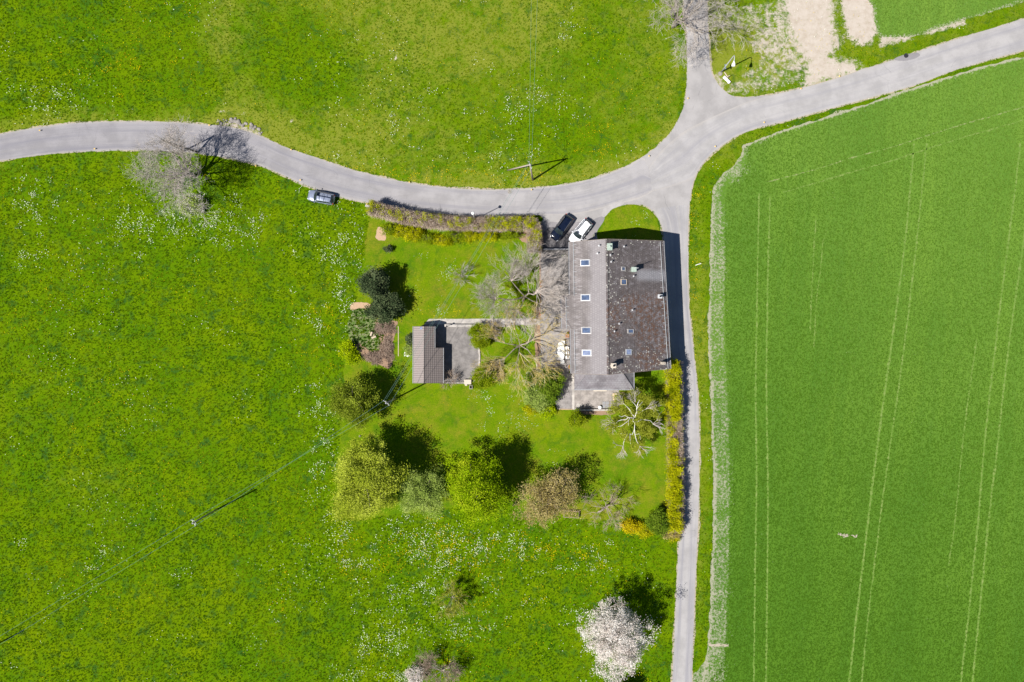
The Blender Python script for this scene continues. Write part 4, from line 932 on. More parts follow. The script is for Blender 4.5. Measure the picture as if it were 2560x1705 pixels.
# courtyard trees
def limbed(name, label, base, limbs, sprays, seed, mat, bark, r0=0.2, cat='tree', maxl=4, spread=0.55, up=0.05, tone=0.5, leafy=None, kids=(3,4), ratio=0.62, wob=0.13, droop=0.0, lk=1.0, cm=1.5):
    """limbs: lists of (px,py,z) with start/end radius; sprays: (px,py,z, angle, elevation, count, length)"""
    rnd = np.random.default_rng(seed); b = at(*base, 0); root = empty(name, (b.x, b.y, 0), 0, label, cat); o = V3(b.x, b.y, 0)
    tr_ = Twigs(); tw = Twigs(); tips = []
    for pts, ra, rb in limbs:
        W = [V3(*at(*p))-o for p in pts]; tr_.path(W, ra*lk, rb*lk)
    for px, py, z, ang, el, cnt, ln in sprays:
        p = V3(*at(px, py, z))-o
        for i in range(int(cnt*cm)):
            a = rad_(ang)+rnd.normal()*0.55; d = unit(V3(math.cos(a), math.sin(a), el*(0.6+0.8*rnd.random())))
            branch(tw, rnd, p, d, ln*(0.7+0.5*rnd.random())*1.0, 0.045, 2, maxl, spread, up, kids, wob, tone, None, ratio, None, tips, droop)
    tr_.build('trunk', M[bark], root, 7)
    if tw.seg: tw.build('crown', M[mat], root, 3)
    return root, tips, o
limbed('bare_tree', 'leafless pollarded tree with grey twig sprays north of the concrete path', (1307,752),
  [([(1307,752,-0.1),(1309,745,2.0),(1312,741,3.2)], 0.26, 0.2), ([(1312,741,3.2),(1296,747,3.8),(1275,750,4.3),(1250,746,4.8),(1238,749,5.0)], 0.17, 0.09),
   ([(1312,741,3.2),(1322,733,4.0),(1335,737,4.4),(1342,728,5.0)], 0.19, 0.09), ([(1312,741,3.2),(1300,728,4.2),(1286,712,5.0),(1278,702,5.4)], 0.15, 0.07),
   ([(1312,741,3.2),(1308,755,3.8),(1300,770,4.3),(1296,776,4.6)], 0.13, 0.07), ([(1322,733,4.0),(1320,715,5.0),(1316,690,5.8)], 0.12, 0.05), ([(1312,741,3.2),(1330,752,4.0),(1350,760,4.8)], 0.11, 0.05)],
  [(1238,749,5.0,170,0.8,7,1.9),(1238,749,5.0,100,1.1,6,1.9),(1238,749,5.0,230,0.9,4,1.6),(1342,728,5.0,30,0.7,6,2.2),(1342,728,5.0,-40,0.6,4,2.2),(1278,702,5.4,110,0.8,8,2.0),(1278,702,5.4,40,0.7,4,1.7),(1296,776,4.6,200,0.8,5,1.8),(1296,776,4.6,-60,0.6,5,2.1),
   (1316,690,5.8,80,0.7,6,2.2),(1316,690,5.8,130,0.6,4,1.7),(1350,760,4.8,-10,0.6,5,2.0),(1260,748,4.6,-90,0.6,5,1.8),(1335,737,4.4,60,0.8,5,2.4)], 31, 'twig_grey', 'bark_grey', maxl=6, spread=0.45, up=0.06, ratio=0.70, lk=0.7, kids=(2,3), wob=0.09, tone=0.7, cm=2.3)
limbed('bare_tree', 'leafless tree with yellow lichened branches between the concrete slab and the courtyard', (1292,868),
  [([(1292,868,-0.1),(1296,866,1.8),(1300,863,3.0)], 0.27, 0.2), ([(1300,863,3.0),(1285,873,4.0),(1265,893,4.8),(1250,902,5.2)], 0.16, 0.06), ([(1300,863,3.0),(1318,858,4.0),(1330,850,4.8),(1340,838,5.4)], 0.16, 0.06),
   ([(1300,863,3.0),(1285,862,4.2),(1262,858,5.0),(1238,852,5.6)], 0.13, 0.05), ([(1300,863,3.0),(1298,880,4.4),(1292,905,5.4),(1296,925,5.8)], 0.12, 0.05), ([(1300,863,3.0),(1320,875,4.2),(1335,895,5.2),(1345,915,5.6)], 0.12, 0.05),
   ([(1300,863,3.0),(1296,845,4.4),(1288,825,5.4)], 0.10, 0.04)],
  [(1262,895,5.0,200,0.3,4,1.5),(1250,900,5.2,250,0.3,4,1.5),(1265,893,4.8,-120,0.4,5,2.0),(1340,838,5.4,60,0.4,7,2.0),(1330,850,4.8,20,0.4,5,2.0),(1250,854,5.4,150,0.4,5,1.4),(1262,858,5.0,110,0.5,4,2.0),(1294,918,5.6,-90,0.2,5,1.6),(1292,905,5.4,-130,0.3,4,1.9),
   (1340,905,5.4,-40,0.3,4,1.4),(1335,895,5.2,-20,0.4,5,1.9),(1288,825,5.4,100,0.4,7,1.9),(1298,880,4.4,-60,0.5,5,2.0),(1318,858,4.0,90,0.6,4,2.2)], 32, 'twig_gold', 'bark_grey', maxl=6, spread=0.5, up=0.02, tone=0.6, ratio=0.68, lk=0.6, kids=(2,3), wob=0.10, cm=1.3)
bare_tree('bare_shrub', 'small leafless grey bush alone on the north lawn', 'shrub', 1153, 690, 2.2, 13, 11, 0.05, 0.2, 'twig_grey', 'bark_grey', 4, 1.05, (3,4), 0.55, 0.06, upb=0.9, ratio=0.7)
bare_tree('bare_shrub', 'dark leafless bush on the path beside the upper round shrub', 'shrub', 1232, 826, 1.5, 14, 12, 0.04, 0.15, 'twig_grey', 'bark_dark', 4, 0.85, (4,5), 0.7, 0.04, upb=1.0, ratio=0.72, tone=0.1)
bare_tree('bare_shrub', 'dark leafless bush just above the lower round shrub', 'shrub', 1235, 925, 1.5, 15, 12, 0.04, 0.15, 'twig_brown', 'bark_dark', 4, 0.9, (4,5), 0.7, 0.04, upb=1.0, ratio=0.72, tone=0.1)
bare_tree('bare_shrub', 'bare brown bush at the south corner of the concrete slab next to the garage', 'shrub', 1128, 948, 1.8, 16, 10, 0.04, 0.15, 'twig_brown', 'bark_grey', 4, 1.0, (3,4), 0.6, 0.04, upb=0.7, ratio=0.72)
bare_tree('bare_shrub', 'grey leafless brushwood beside the courtyard south of the white table', 'shrub', 1366, 905, 2.0, 17, 11, 0.04, 0.2, 'twig_grey', 'bark_grey', 4, 1.1, (3,4), 0.6, 0.04, upb=0.7, ratio=0.72)
# birch with white limbs
Z = 4.612
def z2(x, y, z): return (1250+x/Z, 900+y/Z, z)
bir, tips, o_ = limbed('birch_tree', 'white barked birch with bare twisting limbs and thin olive foliage on the south lawn', (1579,1037),
  [([(1579,1037,-0.1),(1584,1040,2.2),z2(1556,660,4.2)], 0.2, 0.15),
   ([z2(1556,660,4.2),z2(1575,600,4.8),z2(1578,545,5.4),z2(1590,495,5.9)], 0.12, 0.06), ([z2(1578,545,5.4),z2(1550,505,6.0),z2(1500,455,6.4)], 0.06, 0.02), ([z2(1590,495,5.9),z2(1610,460,6.4)], 0.05, 0.02), ([z2(1578,560,5.2),z2(1610,520,5.8),z2(1645,480,6.2)], 0.04, 0.015),
   ([z2(1556,660,4.2),z2(1520,620,4.9),z2(1490,565,5.4),z2(1450,525,5.8),z2(1400,480,5.8)], 0.10, 0.025),
   ([z2(1550,665,4.2),z2(1510,665,4.6),z2(1480,662,4.9),z2(1450,688,5.0),z2(1400,690,5.0),z2(1355,705,4.9),z2(1332,745,4.6)], 0.10, 0.03), ([z2(1480,662,4.9),z2(1440,640,5.2),z2(1400,655,5.2),z2(1370,640,5.2)], 0.05, 0.02), ([z2(1500,665,4.7),z2(1480,700,4.8),z2(1482,760,4.6)], 0.04, 0.015),
   ([z2(1540,670,4.2),z2(1533,700,4.5),z2(1555,730,4.7),z2(1550,800,5.0),z2(1556,860,5.1),z2(1575,935,5.0),z2(1615,998,4.6)], 0.11, 0.03), ([z2(1550,800,5.0),z2(1525,860,5.0),z2(1500,855,4.9),z2(1440,845,4.9),z2(1390,850,4.8)], 0.05, 0.02),
   ([z2(1500,850,4.9),z2(1498,900,4.9),z2(1505,970,4.7)], 0.045, 0.015), ([z2(1475,850,4.9),z2(1440,910,4.8),z2(1422,960,4.6),z2(1430,1010,4.4)], 0.05, 0.02), ([z2(1556,860,5.1),z2(1610,850,5.0),z2(1620,920,4.8)], 0.04, 0.015),
   ([z2(1560,715,4.6),z2(1590,710,4.9),z2(1630,685,5.1),z2(1690,692,5.1),z2(1735,700,5.0),z2(1775,745,4.7)], 0.07, 0.02), ([z2(1580,620,4.8),z2(1620,605,5.2),z2(1650,580,5.4),z2(1700,560,5.4)], 0.05, 0.02), ([z2(1580,600,4.8),z2(1610,570,5.2),z2(1640,540,5.4)], 0.04, 0.015),
   ([z2(1400,760,4.6),z2(1350,768,4.6),z2(1290,785,4.5),z2(1225,797,4.3)], 0.05, 0.02), ([z2(1482,700,4.8),z2(1440,730,4.8),z2(1400,760,4.6)], 0.05, 0.04)],
  [(1588,1005,5.9,90,0.4,4,1.2),(1560,1010,5.8,130,0.3,4,1.2),(1538,1058,4.8,190,0.0,4,1.2),(1600,1115,4.7,-60,0.0,4,1.1),(1558,1115,4.6,-100,0.0,4,1.1),(1632,1060,4.9,-10,0.0,4,1.1),(1615,1022,5.4,40,0.2,4,1.1)], 33, 'twig_grey', 'bark_white', maxl=4, tone=0.9, droop=0.1, lk=0.72)
r = np.random.default_rng(77); P = []; cs = []
for px, py, z, rr, k in ((1560,1000,4.4,1.3,9),(1590,985,4.4,1.2,8),(1615,1000,4.2,1.3,8),(1630,1030,4.0,1.3,9),(1622,1075,4.0,1.2,8),(1600,1110,4.0,1.1,6),(1565,1095,4.2,1.2,7),(1535,1060,4.0,1.1,6),(1540,1020,4.2,1.3,7),(1600,1035,5.4,1.3,7),(1570,1050,3.6,1.6,10),(1605,1060,3.4,1.6,10)):
    c = V3(*at(px, py, z))-o_
    for i in range(k): cs.append(c + r.normal(size=3)*rr*0.45)
for c in cs:
    n = 190; q = c + r.normal(size=(n,3))*np.array([0.3,0.3,0.55]); P.append(q)
P = np.concatenate(P); leafobj('foliage', P, 0.12, L['olive'], bir, r, aspect=1.5, drop=1.5)

# evergreens and garden trees
leafy_tree('evergreen_shrub', 'tall dark evergreen bush, the upper of the pair on the north lawn', 'shrub', 936, 708, 3.0, (1.9,2.0,2.7), 0, 'holly', 41, 120, 120, 0.34, 0.13, 0.14, shell=0.5, lob=0.18)
leafy_tree('evergreen_shrub', 'dark evergreen bush, the lower of the pair beside the weedy bed', 'shrub', 963, 768, 2.3, (2.15,1.95,2.0), 0, 'holly', 42, 120, 120, 0.34, 0.13, 0.14, shell=0.5, lob=0.18)
shrub('evergreen_shrub', 'tiny dark evergreen bush standing alone on the north lawn', 'shrub', 970, 622, 0.7, (0.5,0.42,0.6), 'holly', 43, 16, 60, 0.15, 0.09)
shrub('round_shrub', 'round clipped golden green shrub at the north end of the concrete slab', 'shrub', 1202, 838, 1.5, (1.55,1.75,1.25), 'yew', 44, 110, 110, 0.22, 0.09, shell=0.75, lob=0.08)
shrub('round_shrub', 'round clipped golden green shrub at the south end of the concrete slab', 'shrub', 1209, 944, 1.5, (1.75,1.65,1.25), 'yew', 45, 110, 110, 0.22, 0.09, shell=0.75, lob=0.08)
leafy_tree('leafy_bush', 'big dark green bush shading the courtyard', 'shrub', 1374, 965, 1.9, (1.9,2.3,1.6), 0, 'shrub', 46, 130, 110, 0.30, 0.11, 0.1, shell=0.6)
leafy_tree('leafy_bush', 'greyish green bush in front of the big dark one', 'shrub', 1345, 992, 1.6, (1.8,1.9,1.3), 0, 'pale', 47, 100, 100, 0.28, 0.10, 0.1, shell=0.6)
shrub('leafy_bush', 'low lime green bush at the south tip of the courtyard bushes', 'shrub', 1368, 1030, 0.8, (1.1,0.9,0.7), 'lime', 48, 30, 80, 0.22, 0.09)
shrub('forsythia_bush', 'small yellow flowering bush at the foot of the courtyard bushes', 'shrub', 1329, 1021, 0.7, (1.2,0.75,0.6), 'forsythia', 49, 26, 80, 0.22, 0.09)
wb = shrub('flowering_bush', 'green bush sprinkled with white blossom beneath the lichened tree', 'shrub', 1342, 950, 1.4, (1.9,1.3,1.1), 'shrub', 50, 60, 70, 0.28, 0.10)
r = np.random.default_rng(5); P_, t_, C_ = crown_pts(r, (0.0,0.0,1.55), (1.9,1.4,1.1), 34, 14, 0.22, 0.85); leafobj('blossom', P_, 0.10, L['blossom'], wb, r, t_)
shrub('conifer_shrub', 'small golden conifer at the west end of the planting bed', 'shrub', 1441, 1047, 2.0, (0.95,1.15,1.9), 'yew', 51, 60, 90, 0.20, 0.09, shell=0.65)
shrub('leafy_bush', 'dark bush against the west wall of the garage', 'shrub', 1026, 846, 0.9, (0.75,0.85,0.8), 'holly', 52, 22, 70, 0.2, 0.09)
shrub('leafy_bush', 'pale grey green bush against the west wall of the garage', 'shrub', 1025, 874, 0.8, (0.9,1.0,0.7), 'pale', 53, 28, 70, 0.2, 0.09)
shrub('leafy_bush', 'bright lime bush on the boundary west of the weedy bed', 'shrub', 872, 880, 0.9, (1.2,1.6,0.8), 'lime', 54, 46, 80, 0.26, 0.11)
shrub('leafy_bush', 'small green bush at the south gap behind the annexe', 'shrub', 1545, 1000, 0.5, (0.6,0.6,0.4), 'olive', 55, 10, 50, 0.2, 0.09)
leafy_tree('willow_tree', 'young fresh green willow under the power cables west of the garage', 'tree', 882, 1003, 4.6, (3.4,3.4,3.9), 0, 'youngwillow', 61, 200, 95, 0.44, 0.105, 0.2, aspect=1.8, drop=1.2, shell=0.25, lean=(0.8,1.0))
leafy_tree('willow_tree', 'largest light green tree at the southwest corner of the garden', 'tree', 918, 1200, 6.2, (5.4,5.5,5.3), 0, 'willow', 62, 460, 120, 0.50, 0.108, 0.32, aspect=1.6, drop=1.0, shell=0.22, lean=(1.4,1.4))
leafy_tree('garden_tree', 'pale grey green tree between the two large green trees', 'tree', 1062, 1232, 5.0, (3.3,3.4,4.2), 0, 'pale', 63, 230, 90, 0.40, 0.10, 0.18, shell=0.25, lean=(0.5,1.2))
leafy_tree('garden_tree', 'bright yellow green tree in the middle of the southern row', 'tree', 1190, 1222, 6.4, (4.5,5.0,5.2), 0, 'bright', 64, 400, 110, 0.44, 0.11, 0.26, shell=0.25, lean=(-0.2,1.6))
leafy_tree('budding_tree', 'brown tinged budding tree east of the bright green tree', 'tree', 1374, 1248, 4.8, (4.3,4.4,4.0), 0, 'brownleaf', 65, 300, 40, 0.44, 0.115, 0.22, shell=0.35, bark='bark_dark', twig=('twig_brown', 3), lean=(-0.3,1.0))
bt = bare_tree('fruit_tree', 'small crooked fruit tree with bare grey twigs on the south lawn', 'tree', 1495, 1281, 4.5, 18, 7, 0.13, 1.5, 'twig_brown', 'bark_grey', 5, 1.8, (3,4), 0.75, 0.0, upb=0.55, lean=(1.1,1.1), ratio=0.7, wob=0.2, tone=0.7)
leafy_tree('blossom_tree', 'big white blossoming tree beside the lane at the bottom', 'tree', 1540, 1594, 6.2, (4.9,5.2,5.6), 0, 'blossom', 66, 420, 62, 0.34, 0.105, 0.2, shell=0.32, bark='bark_dark', lob=0.2, lean=(0,1.0), twig=('twig_brown', 1))
olv = []
ot = bare_tree('budding_tree', 'little tree with yellowish buds standing in the flowery meadow', 'tree', 1146, 1482, 4.0, 19, 7, 0.10, 1.2, 'twig_gold', 'bark_grey', 4, 1.5, (3,4), 0.7, 0.04, upb=0.9, lean=(-0.8,-0.3), ratio=0.7, tone=0.6, tips=olv)
r = np.random.default_rng(8); q = np.array(olv); q = np.repeat(q, 7, 0)+r.normal(size=(len(q)*7,3))*0.12; leafobj('foliage', q, 0.10, L['olive'], ot, r)
bare_tree('bare_tree', 'leafless brownish tree cut by the bottom edge of the meadow', 'tree', 1108, 1668, 5, 20, 9, 0.15, 1.2, 'twig_brown', 'bark_grey', 5, 1.8, (3,5), 0.75, 0.02, upb=0.8, ratio=0.7, tone=0.45)
shrub('flowering_bush', 'white flowering bush at the bottom edge left of the leafless tree', 'shrub', 1034, 1690, 1.5, (1.5,1.4,1.3), 'blossom', 56, 40, 55, 0.28, 0.10, twig=('twig_grey', 2))
leafy_tree('garden_tree', 'green tree just beyond the bottom edge whose shadow reaches into the photo', 'tree', 1552, 1772, 3.5, (2.6,2.8,2.8), 0, 'shrub', 67, 120, 70, 0.42, 0.13, 0.16)
wb = shrub('flowering_bush', 'white flowering bush at the foot of the bare roadside tree', 'shrub', 478, 512, 1.1, (2.3,1.5,1.0), 'pale', 57, 50, 70, 0.28, 0.10)
r = np.random.default_rng(6); P_, t_, C_ = crown_pts(r, (0,0,1.2), (2.3,1.6,1.0), 70, 16, 0.22, 0.7); leafobj('blossom', P_, 0.12, L['blossom'], wb, r, t_)
# south-east corner shrubs
shrub('forsythia_bush', 'bright yellow bush at the southeast corner of the garden', 'shrub', 1578, 1315, 0.9, (1.5,0.9,0.8), 'yellow', 58, 46, 80, 0.24, 0.10)
shrub('forsythia_bush', 'yellow bush between the brightest yellow one and the dark shrub', 'shrub', 1612, 1326, 0.9, (1.5,0.9,0.8), 'forsythia', 59, 46, 80, 0.24, 0.10)
shrub('leafy_bush', 'dark green bush at the south end of the east hedge', 'shrub', 1645, 1305, 1.9, (1.5,1.7,1.7), 'shrub', 60, 90, 90, 0.28, 0.11)
shrub('leafy_bush', 'brownish bush in the corner by the lane south of the east hedge', 'shrub', 1678, 1325, 1.1, (1.6,1.4,1.0), 'brownleaf', 68, 60, 70, 0.26, 0.10, twig=('twig_brown', 2))
shrub('forsythia_bush', 'low yellow bush on the lane corner below the hedge', 'shrub', 1686, 1345, 0.5, (0.9,0.5,0.4), 'forsythia', 69, 20, 70, 0.2, 0.09)

# hedges: a twiggy body along a line with leaf clumps
def hedge(label, line, wd, h, n_tw, leafspec, seed, tmat='twig_brown', tone=0.5, hs=0.0):
    r = np.random.default_rng(seed); Q = densify(wpoly(line), 0.3, False); c0 = Q.mean(0); root = empty('hedge', (c0[0], c0[1], 0), 0, label, 'hedge')
    T = np.gradient(Q, axis=0); T /= np.hypot(T[:,0], T[:,1])[:,None]; Nn = np.stack([-T[:,1], T[:,0]], 1)
    tw = Twigs()
    for i in range(n_tw):
        k = r.integers(len(Q)); a = (r.random()-0.5)*wd; wob = 1+0.07*math.sin(k*0.09)+0.05*math.sin(k*0.31)
        hk = 1+hs*(1-k/len(Q)); z0 = r.random()**0.6*h*wob*hk; q = Q[k]-c0+Nn[k]*a; p = V3(q[0], q[1], z0*0.75)
        d = unit(V3(*(Nn[k]*a/wd*1.6+r.normal(size=2)*0.7), r.normal()*0.3+0.35)); l = 0.28+0.35*r.random()
        tw.path([p, p+d*l*0.5, p+unit(d+r.normal(size=3)*0.3)*l], 0.020, 0.011, float(np.clip(tone+0.25*math.sin(k*0.37+a*3)*math.sin(k*0.11)+r.normal()*0.28, 0, 1)))
    for k in range(0, len(Q), 3):
        for s in (-0.25, 0.0, 0.25):
            q = Q[k]-c0+Nn[k]*s*wd; tw.path([V3(q[0], q[1], 0), V3(q[0]+r.normal()*0.1, q[1]+r.normal()*0.1, h*0.8)], 0.03, 0.015, 0.2)
    tw.build('branches', M[tmat], root, 3)
    P = []; tn = []
    for (f0, f1, off, w_, z_, ncl, per, clr) in leafspec:
        for i in range(ncl):
            k = int((f0+(f1-f0)*r.random())*(len(Q)-1)); a = off+(r.random()-0.5)*w_; q = Q[k]-c0+Nn[k]*a
            zz = z_*(0.35+0.65*r.random())*(1+hs*(1-k/len(Q))); n = int(per*(0.5+r.random()))
            P.append(V3(q[0], q[1], zz)+r.normal(size=(n,3))*clr); tn.append(np.clip(r.normal(0.5,0.18)+r.normal(size=n)*0.15, 0, 1))
    P = np.concatenate(P); tn = np.concatenate(tn); ok = P[:,2] > 0.05
    return root, P[ok], tn[ok], r
hn, P_, t_, r = hedge('long trimmed twiggy hedge along the main road with its corner beside the driveway', [(932,524),(975,537),(1051,553),(1140,562),(1229,563),(1300,563),(1331,564),(1335,590),(1335,630)], 1.75, 2.3, 26000,
    [(0.0,0.08,0.2,1.0,2.1,34,60,0.24),(0.0,0.97,0,1.7,2.5,170,42,0.20),(0.62,1.0,0.0,1.7,2.5,110,42,0.20)], 71, 'twig_hedge', 0.42, 0.5)
leafobj('foliage', P_, 0.11, L['forsythia'], hn, r, t_*0.8, up=0.9)
for i, (px, py, a, b) in enumerate(((975,562,1.1,0.8),(1003,568,1.2,0.75),(1035,578,1.3,0.8),(1070,586,1.2,0.7),(1040,565,1.0,0.9),(1108,590,1.3,0.6),(1142,578,1.3,0.9),(1175,580,1.2,0.7),(1220,580,1.3,0.5),(1275,578,1.4,0.45))):
    shrub('garden_shrub', ['yellow green shrub at the western end in front of the road hedge','second yellow green shrub from the west in front of the road hedge','third yellow green shrub from the west in front of the road hedge','fourth yellow green shrub from the west in front of the road hedge','yellow green shrub rising into the road hedge behind the third one','fifth yellow green shrub from the west in front of the road hedge','tall shrub in the middle of the row in front of the road hedge','yellow green shrub just east of the tall middle one','low flat shrub second from the driveway end of the row','low flat shrub nearest the driveway end of the row'][i],
          'shrub', px, py+11, 0.9, (a*1.25, b*1.1, 1.0), 'forsythia' if i % 3 else 'yew', 80+i, 44, 70, 0.2, 0.09, 'yellow green shrubs in front of the road hedge')
he, P_, t_, r = hedge('tall yellow green hedge with twiggy gaps along the lane east of the garden', [(1678,905),(1681,960),(1682,1060),(1684,1150),(1685,1240),(1684,1318)], 1.9, 2.8, 15000,
    [(0.0,0.20,-0.35,1.7,3.2,130,75,0.24),(0.21,0.34,-0.4,1.8,3.2,90,75,0.24),(0.34,0.48,-0.6,0.9,2.4,30,50,0.22),(0.46,0.62,-0.5,1.3,2.7,60,70,0.24),(0.62,1.0,-0.4,1.7,3.2,240,75,0.24),(0.0,1.0,0.95,0.5,1.4,60,40,0.18)], 72, 'twig_hedge', 0.35)
leafobj('foliage', P_, 0.14, L['forsythia'], he, r, t_, up=0.9)
# brushwood heaps
def brush(px, py, rx, ry, h, n, seed, label):
    r = np.random.default_rng(seed); b = at(px, py, 0); tw = Twigs()
    for i in range(n):
        a = r.random()*6.28; q = math.sqrt(r.random())*(1+.28*math.sin(3*a+seed)+.15*math.sin(7*a)); p = V3(q*rx*math.cos(a), q*ry*math.sin(a), 0.05+h*max(0.05, 1-q*q)*r.random()); d = unit(r.normal(size=3)*np.array([1,1,0.25])); l = 0.3+0.9*r.random()
        tw.add(p-d*l/2, p+d*l/2, 0.024, 0.012, float(np.clip(r.normal(0.45,0.3),0,1)))
    o = tw.build('brushwood_heap', M['twig_brown'], None, 3); o.location = (b.x, b.y, 0); tag(o, label, 'brushwood heap')
brush(962, 818, 1.6, 1.1, 0.6, 900, 91, 'heap of brown cut twigs just below the dark evergreen bush')
brush(968, 872, 1.0, 1.9, 0.5, 900, 92, 'heap of brown cut twigs along the east side of the weedy bed')
brush(935, 893, 1.4, 0.9, 0.4, 600, 93, 'heap of pale cut twigs at the south end of the weedy bed')

r = np.random.default_rng(98); n = 2600; X_ = r.uniform(-26, -18.5, n); Y_ = r.uniform(-4, 6, n); k = inside(X_, Y_, densify(wpoly([(890,770),(912,772),(935,780),(945,808),(960,830),(955,862),(945,880),(925,880),(900,870),(880,850),(868,835),(874,800)]), 1.0)); X_, Y_ = X_[k], Y_[k]
WEED = (X_, Y_, r)
# ---- meadow tufts, cereal tufts and flowers (uncountable)
meadow_excl = [ROADP, densify(wpoly(lawn_px), 2.0), densify(wpoly(tri_px), 2.0), densify(wpoly(field_px), 4.0), densify(wpoly(crop2_px), 3.0)]
def free(n, seed, x0=-84, x1=84, y0=-56, y1=56):
    r = np.random.default_rng(seed); X_ = r.uniform(x0, x1, n); Y_ = r.uniform(y0, y1, n); ok = np.ones(n, bool)
    for P in meadow_excl: ok &= ~inside(X_, Y_, P)
    return X_[ok], Y_[ok], r
def samp(arr, X_, Y_):
    i = np.clip(((X_+100)/0.5).astype(int)+3, 0, nx-1); j = np.clip(((Y_+70)/0.5).astype(int)+3, 0, ny-1); return arr.reshape(ny, nx)[j, i]
def wavy(X_, Y_, s, seed):
    r = np.random.default_rng(seed); v = np.zeros(len(X_))
    for i in range(8):
        a = r.random()*6.28; f = s*(0.5+1.6*r.random()); v += np.sin((X_*math.cos(a)+Y_*math.sin(a))*f + r.random()*6.28 + 0.8*np.sin(X_*f*0.6+i))
    return v/4.0
def tufts(name, X_, Y_, r, h, w_, mat, z0, tone):
    n = len(X_); V = np.zeros((n, 9, 3)); a0 = r.random(n)*6.28; hh = h*(0.5+r.random(n)); ww = w_*(0.6+0.8*r.random(n))
    for k in range(3):
        a = a0+k*2.094; c, s = np.cos(a), np.sin(a); rr = ww*1.1
        V[:,k*3] = np.c_[X_+c*rr, Y_+s*rr, z0+hh]
        V[:,k*3+1] = np.c_[X_-s*ww*0.5, Y_+c*ww*0.5, z0+0*hh]; V[:,k*3+2] = np.c_[X_+s*ww*0.5, Y_-c*ww*0.5, z0+0*hh]
    F = np.arange(n*9).reshape(-1,3); return np_mesh(name, V.reshape(-1,3), F, mat, None, np.repeat(tone, 9))
X_, Y_, r = free(270000, 101); dr = samp(dry, X_, Y_); di = samp(dirt, X_, Y_)
ok = (di < 0.35) & (r.random(len(X_)) > dr*0.55); X_, Y_, dr = X_[ok], Y_[ok], dr[ok]
tn = np.clip(0.40 + 0.16*wavy(X_, Y_, 0.7, 3) + 0.18*wavy(X_, Y_, 0.18, 4) + r.normal(size=len(X_))*0.26 + dr*0.75, 0, 1)
tag(tufts('meadow_grass', X_, Y_, r, 0.10, 0.12, L['meadow'], 0.0, tn), kind='stuff')
X_, Y_, r = WEED; tag(tufts('weeds', X_[::2], Y_[::2], r, 0.2, 0.14, L['meadow'], 0.03, np.clip(0.2+0.3*wavy(X_[::2], Y_[::2], 1.5, 8)+r.normal(size=len(X_[::2]))*0.2, 0, 1)), kind='stuff')
r = np.random.default_rng(102); n = 170000; X_ = r.uniform(30, 86, n); Y_ = r.uniform(-56, 56, n)
ok = inside(X_, Y_, densify(wpoly(crop_px), 2.0)) | inside(X_, Y_, densify(wpoly(crop2_px), 2.0)); X_, Y_ = X_[ok], Y_[ok]
okk = np.ones(len(X_), bool)
for p, wd, mm in tr:
    Q = densify(wpoly(dd(p)), 0.6, False); sel = (X_ > Q[:,0].min()-1) & (X_ < Q[:,0].max()+1); dmin = np.full(sel.sum(), 9.0)
    for q in Q: dmin = np.minimum(dmin, np.hypot(X_[sel]-q[0], Y_[sel]-q[1]))
    okk[sel] &= dmin > wd*0.75
X_, Y_ = X_[okk], Y_[okk]
tn = np.clip(0.40+0.0055*(X_*0.6+Y_)+0.04*wavy(X_, Y_, 0.15, 5)+r.normal(size=len(X_))*0.15, 0, 1)  # blades paler to the north-east: the same haze put into their tone
tag(tufts('cereal_plants', X_, Y_, r, 0.055, 0.11, L['crop'], 0.016, tn), kind='stuff')
def flowers(name, seed, uniform, clusters, size, mat, z, sub):
    X_, Y_, r = free(uniform, seed); W = wavy(X_, Y_, 0.25, seed+1)+0.8*wavy(X_, Y_, 0.9, seed+2); k = W > 0.45; X_, Y_ = X_[k], Y_[k]
    xs, ys = [X_], [Y_]
    for cx, cy, rx, ry, n in clusters:
        m_ = max(3, n//7); n = int(n*(1.5 if size > .1 else 1.3)); cxs = r.normal(size=m_)*rx*0.5+cx; cys = r.normal(size=m_)*ry*0.5+cy; k = r.integers(0, m_, n)
        xs.append((cxs[k]+r.standard_t(2.5, size=n)*5-1280)*S); ys.append((852.5-cys[k]-r.standard_t(2.5, size=n)*5)*S)
    X_ = np.concatenate(xs); Y_ = np.concatenate(ys); ok = np.ones(len(X_), bool)
    if not sub:
        for P in meadow_excl: ok &= ~inside(X_, Y_, P)
    X_, Y_ = X_[ok], Y_[ok]; P = np.c_[X_, Y_, z*(0.6+0.8*r.random(len(X_)))]; V, F = cards(P, size, r, up=2.2)
    tag(np_mesh(name, V, F, mat, None, np.repeat(r.random(len(P)), 4)), kind='stuff')
flowers('white_wildflowers', 201, 17000, [(90,520,60,90,160),(330,560,90,60,170),(480,570,140,50,170),(560,545,150,60,180),(620,560,60,60,110),(790,640,70,60,90),(870,640,60,120,120),(860,740,40,130,160),(800,790,60,80,60),(60,640,60,50,60),
    (800,1050,50,150,150),(815,1180,50,130,120),(850,1340,50,60,90),(900,1420,60,90,110),(1060,1350,140,50,300),(1130,1380,150,60,240),(1300,1360,120,40,150),(1090,1460,110,70,210),(1000,1560,90,90,170),(950,1620,60,60,130),(1180,1560,90,60,90),(1000,1690,80,30,120),
    (1480,1400,110,40,60),(1350,1450,120,60,70),(150,250,110,40,110),(900,430,120,60,60),(1260,340,160,100,170),(1000,310,110,90,90),(1350,250,120,90,90),(230,1420,30,20,24),(470,1440,30,20,20),(260,1370,20,14,22),(60,1350,20,14,18),(860,1680,50,30,60),(1420,1560,40,40,30),(1430,60,60,50,40)], 0.118, L['white_fl'], 0.22, False)
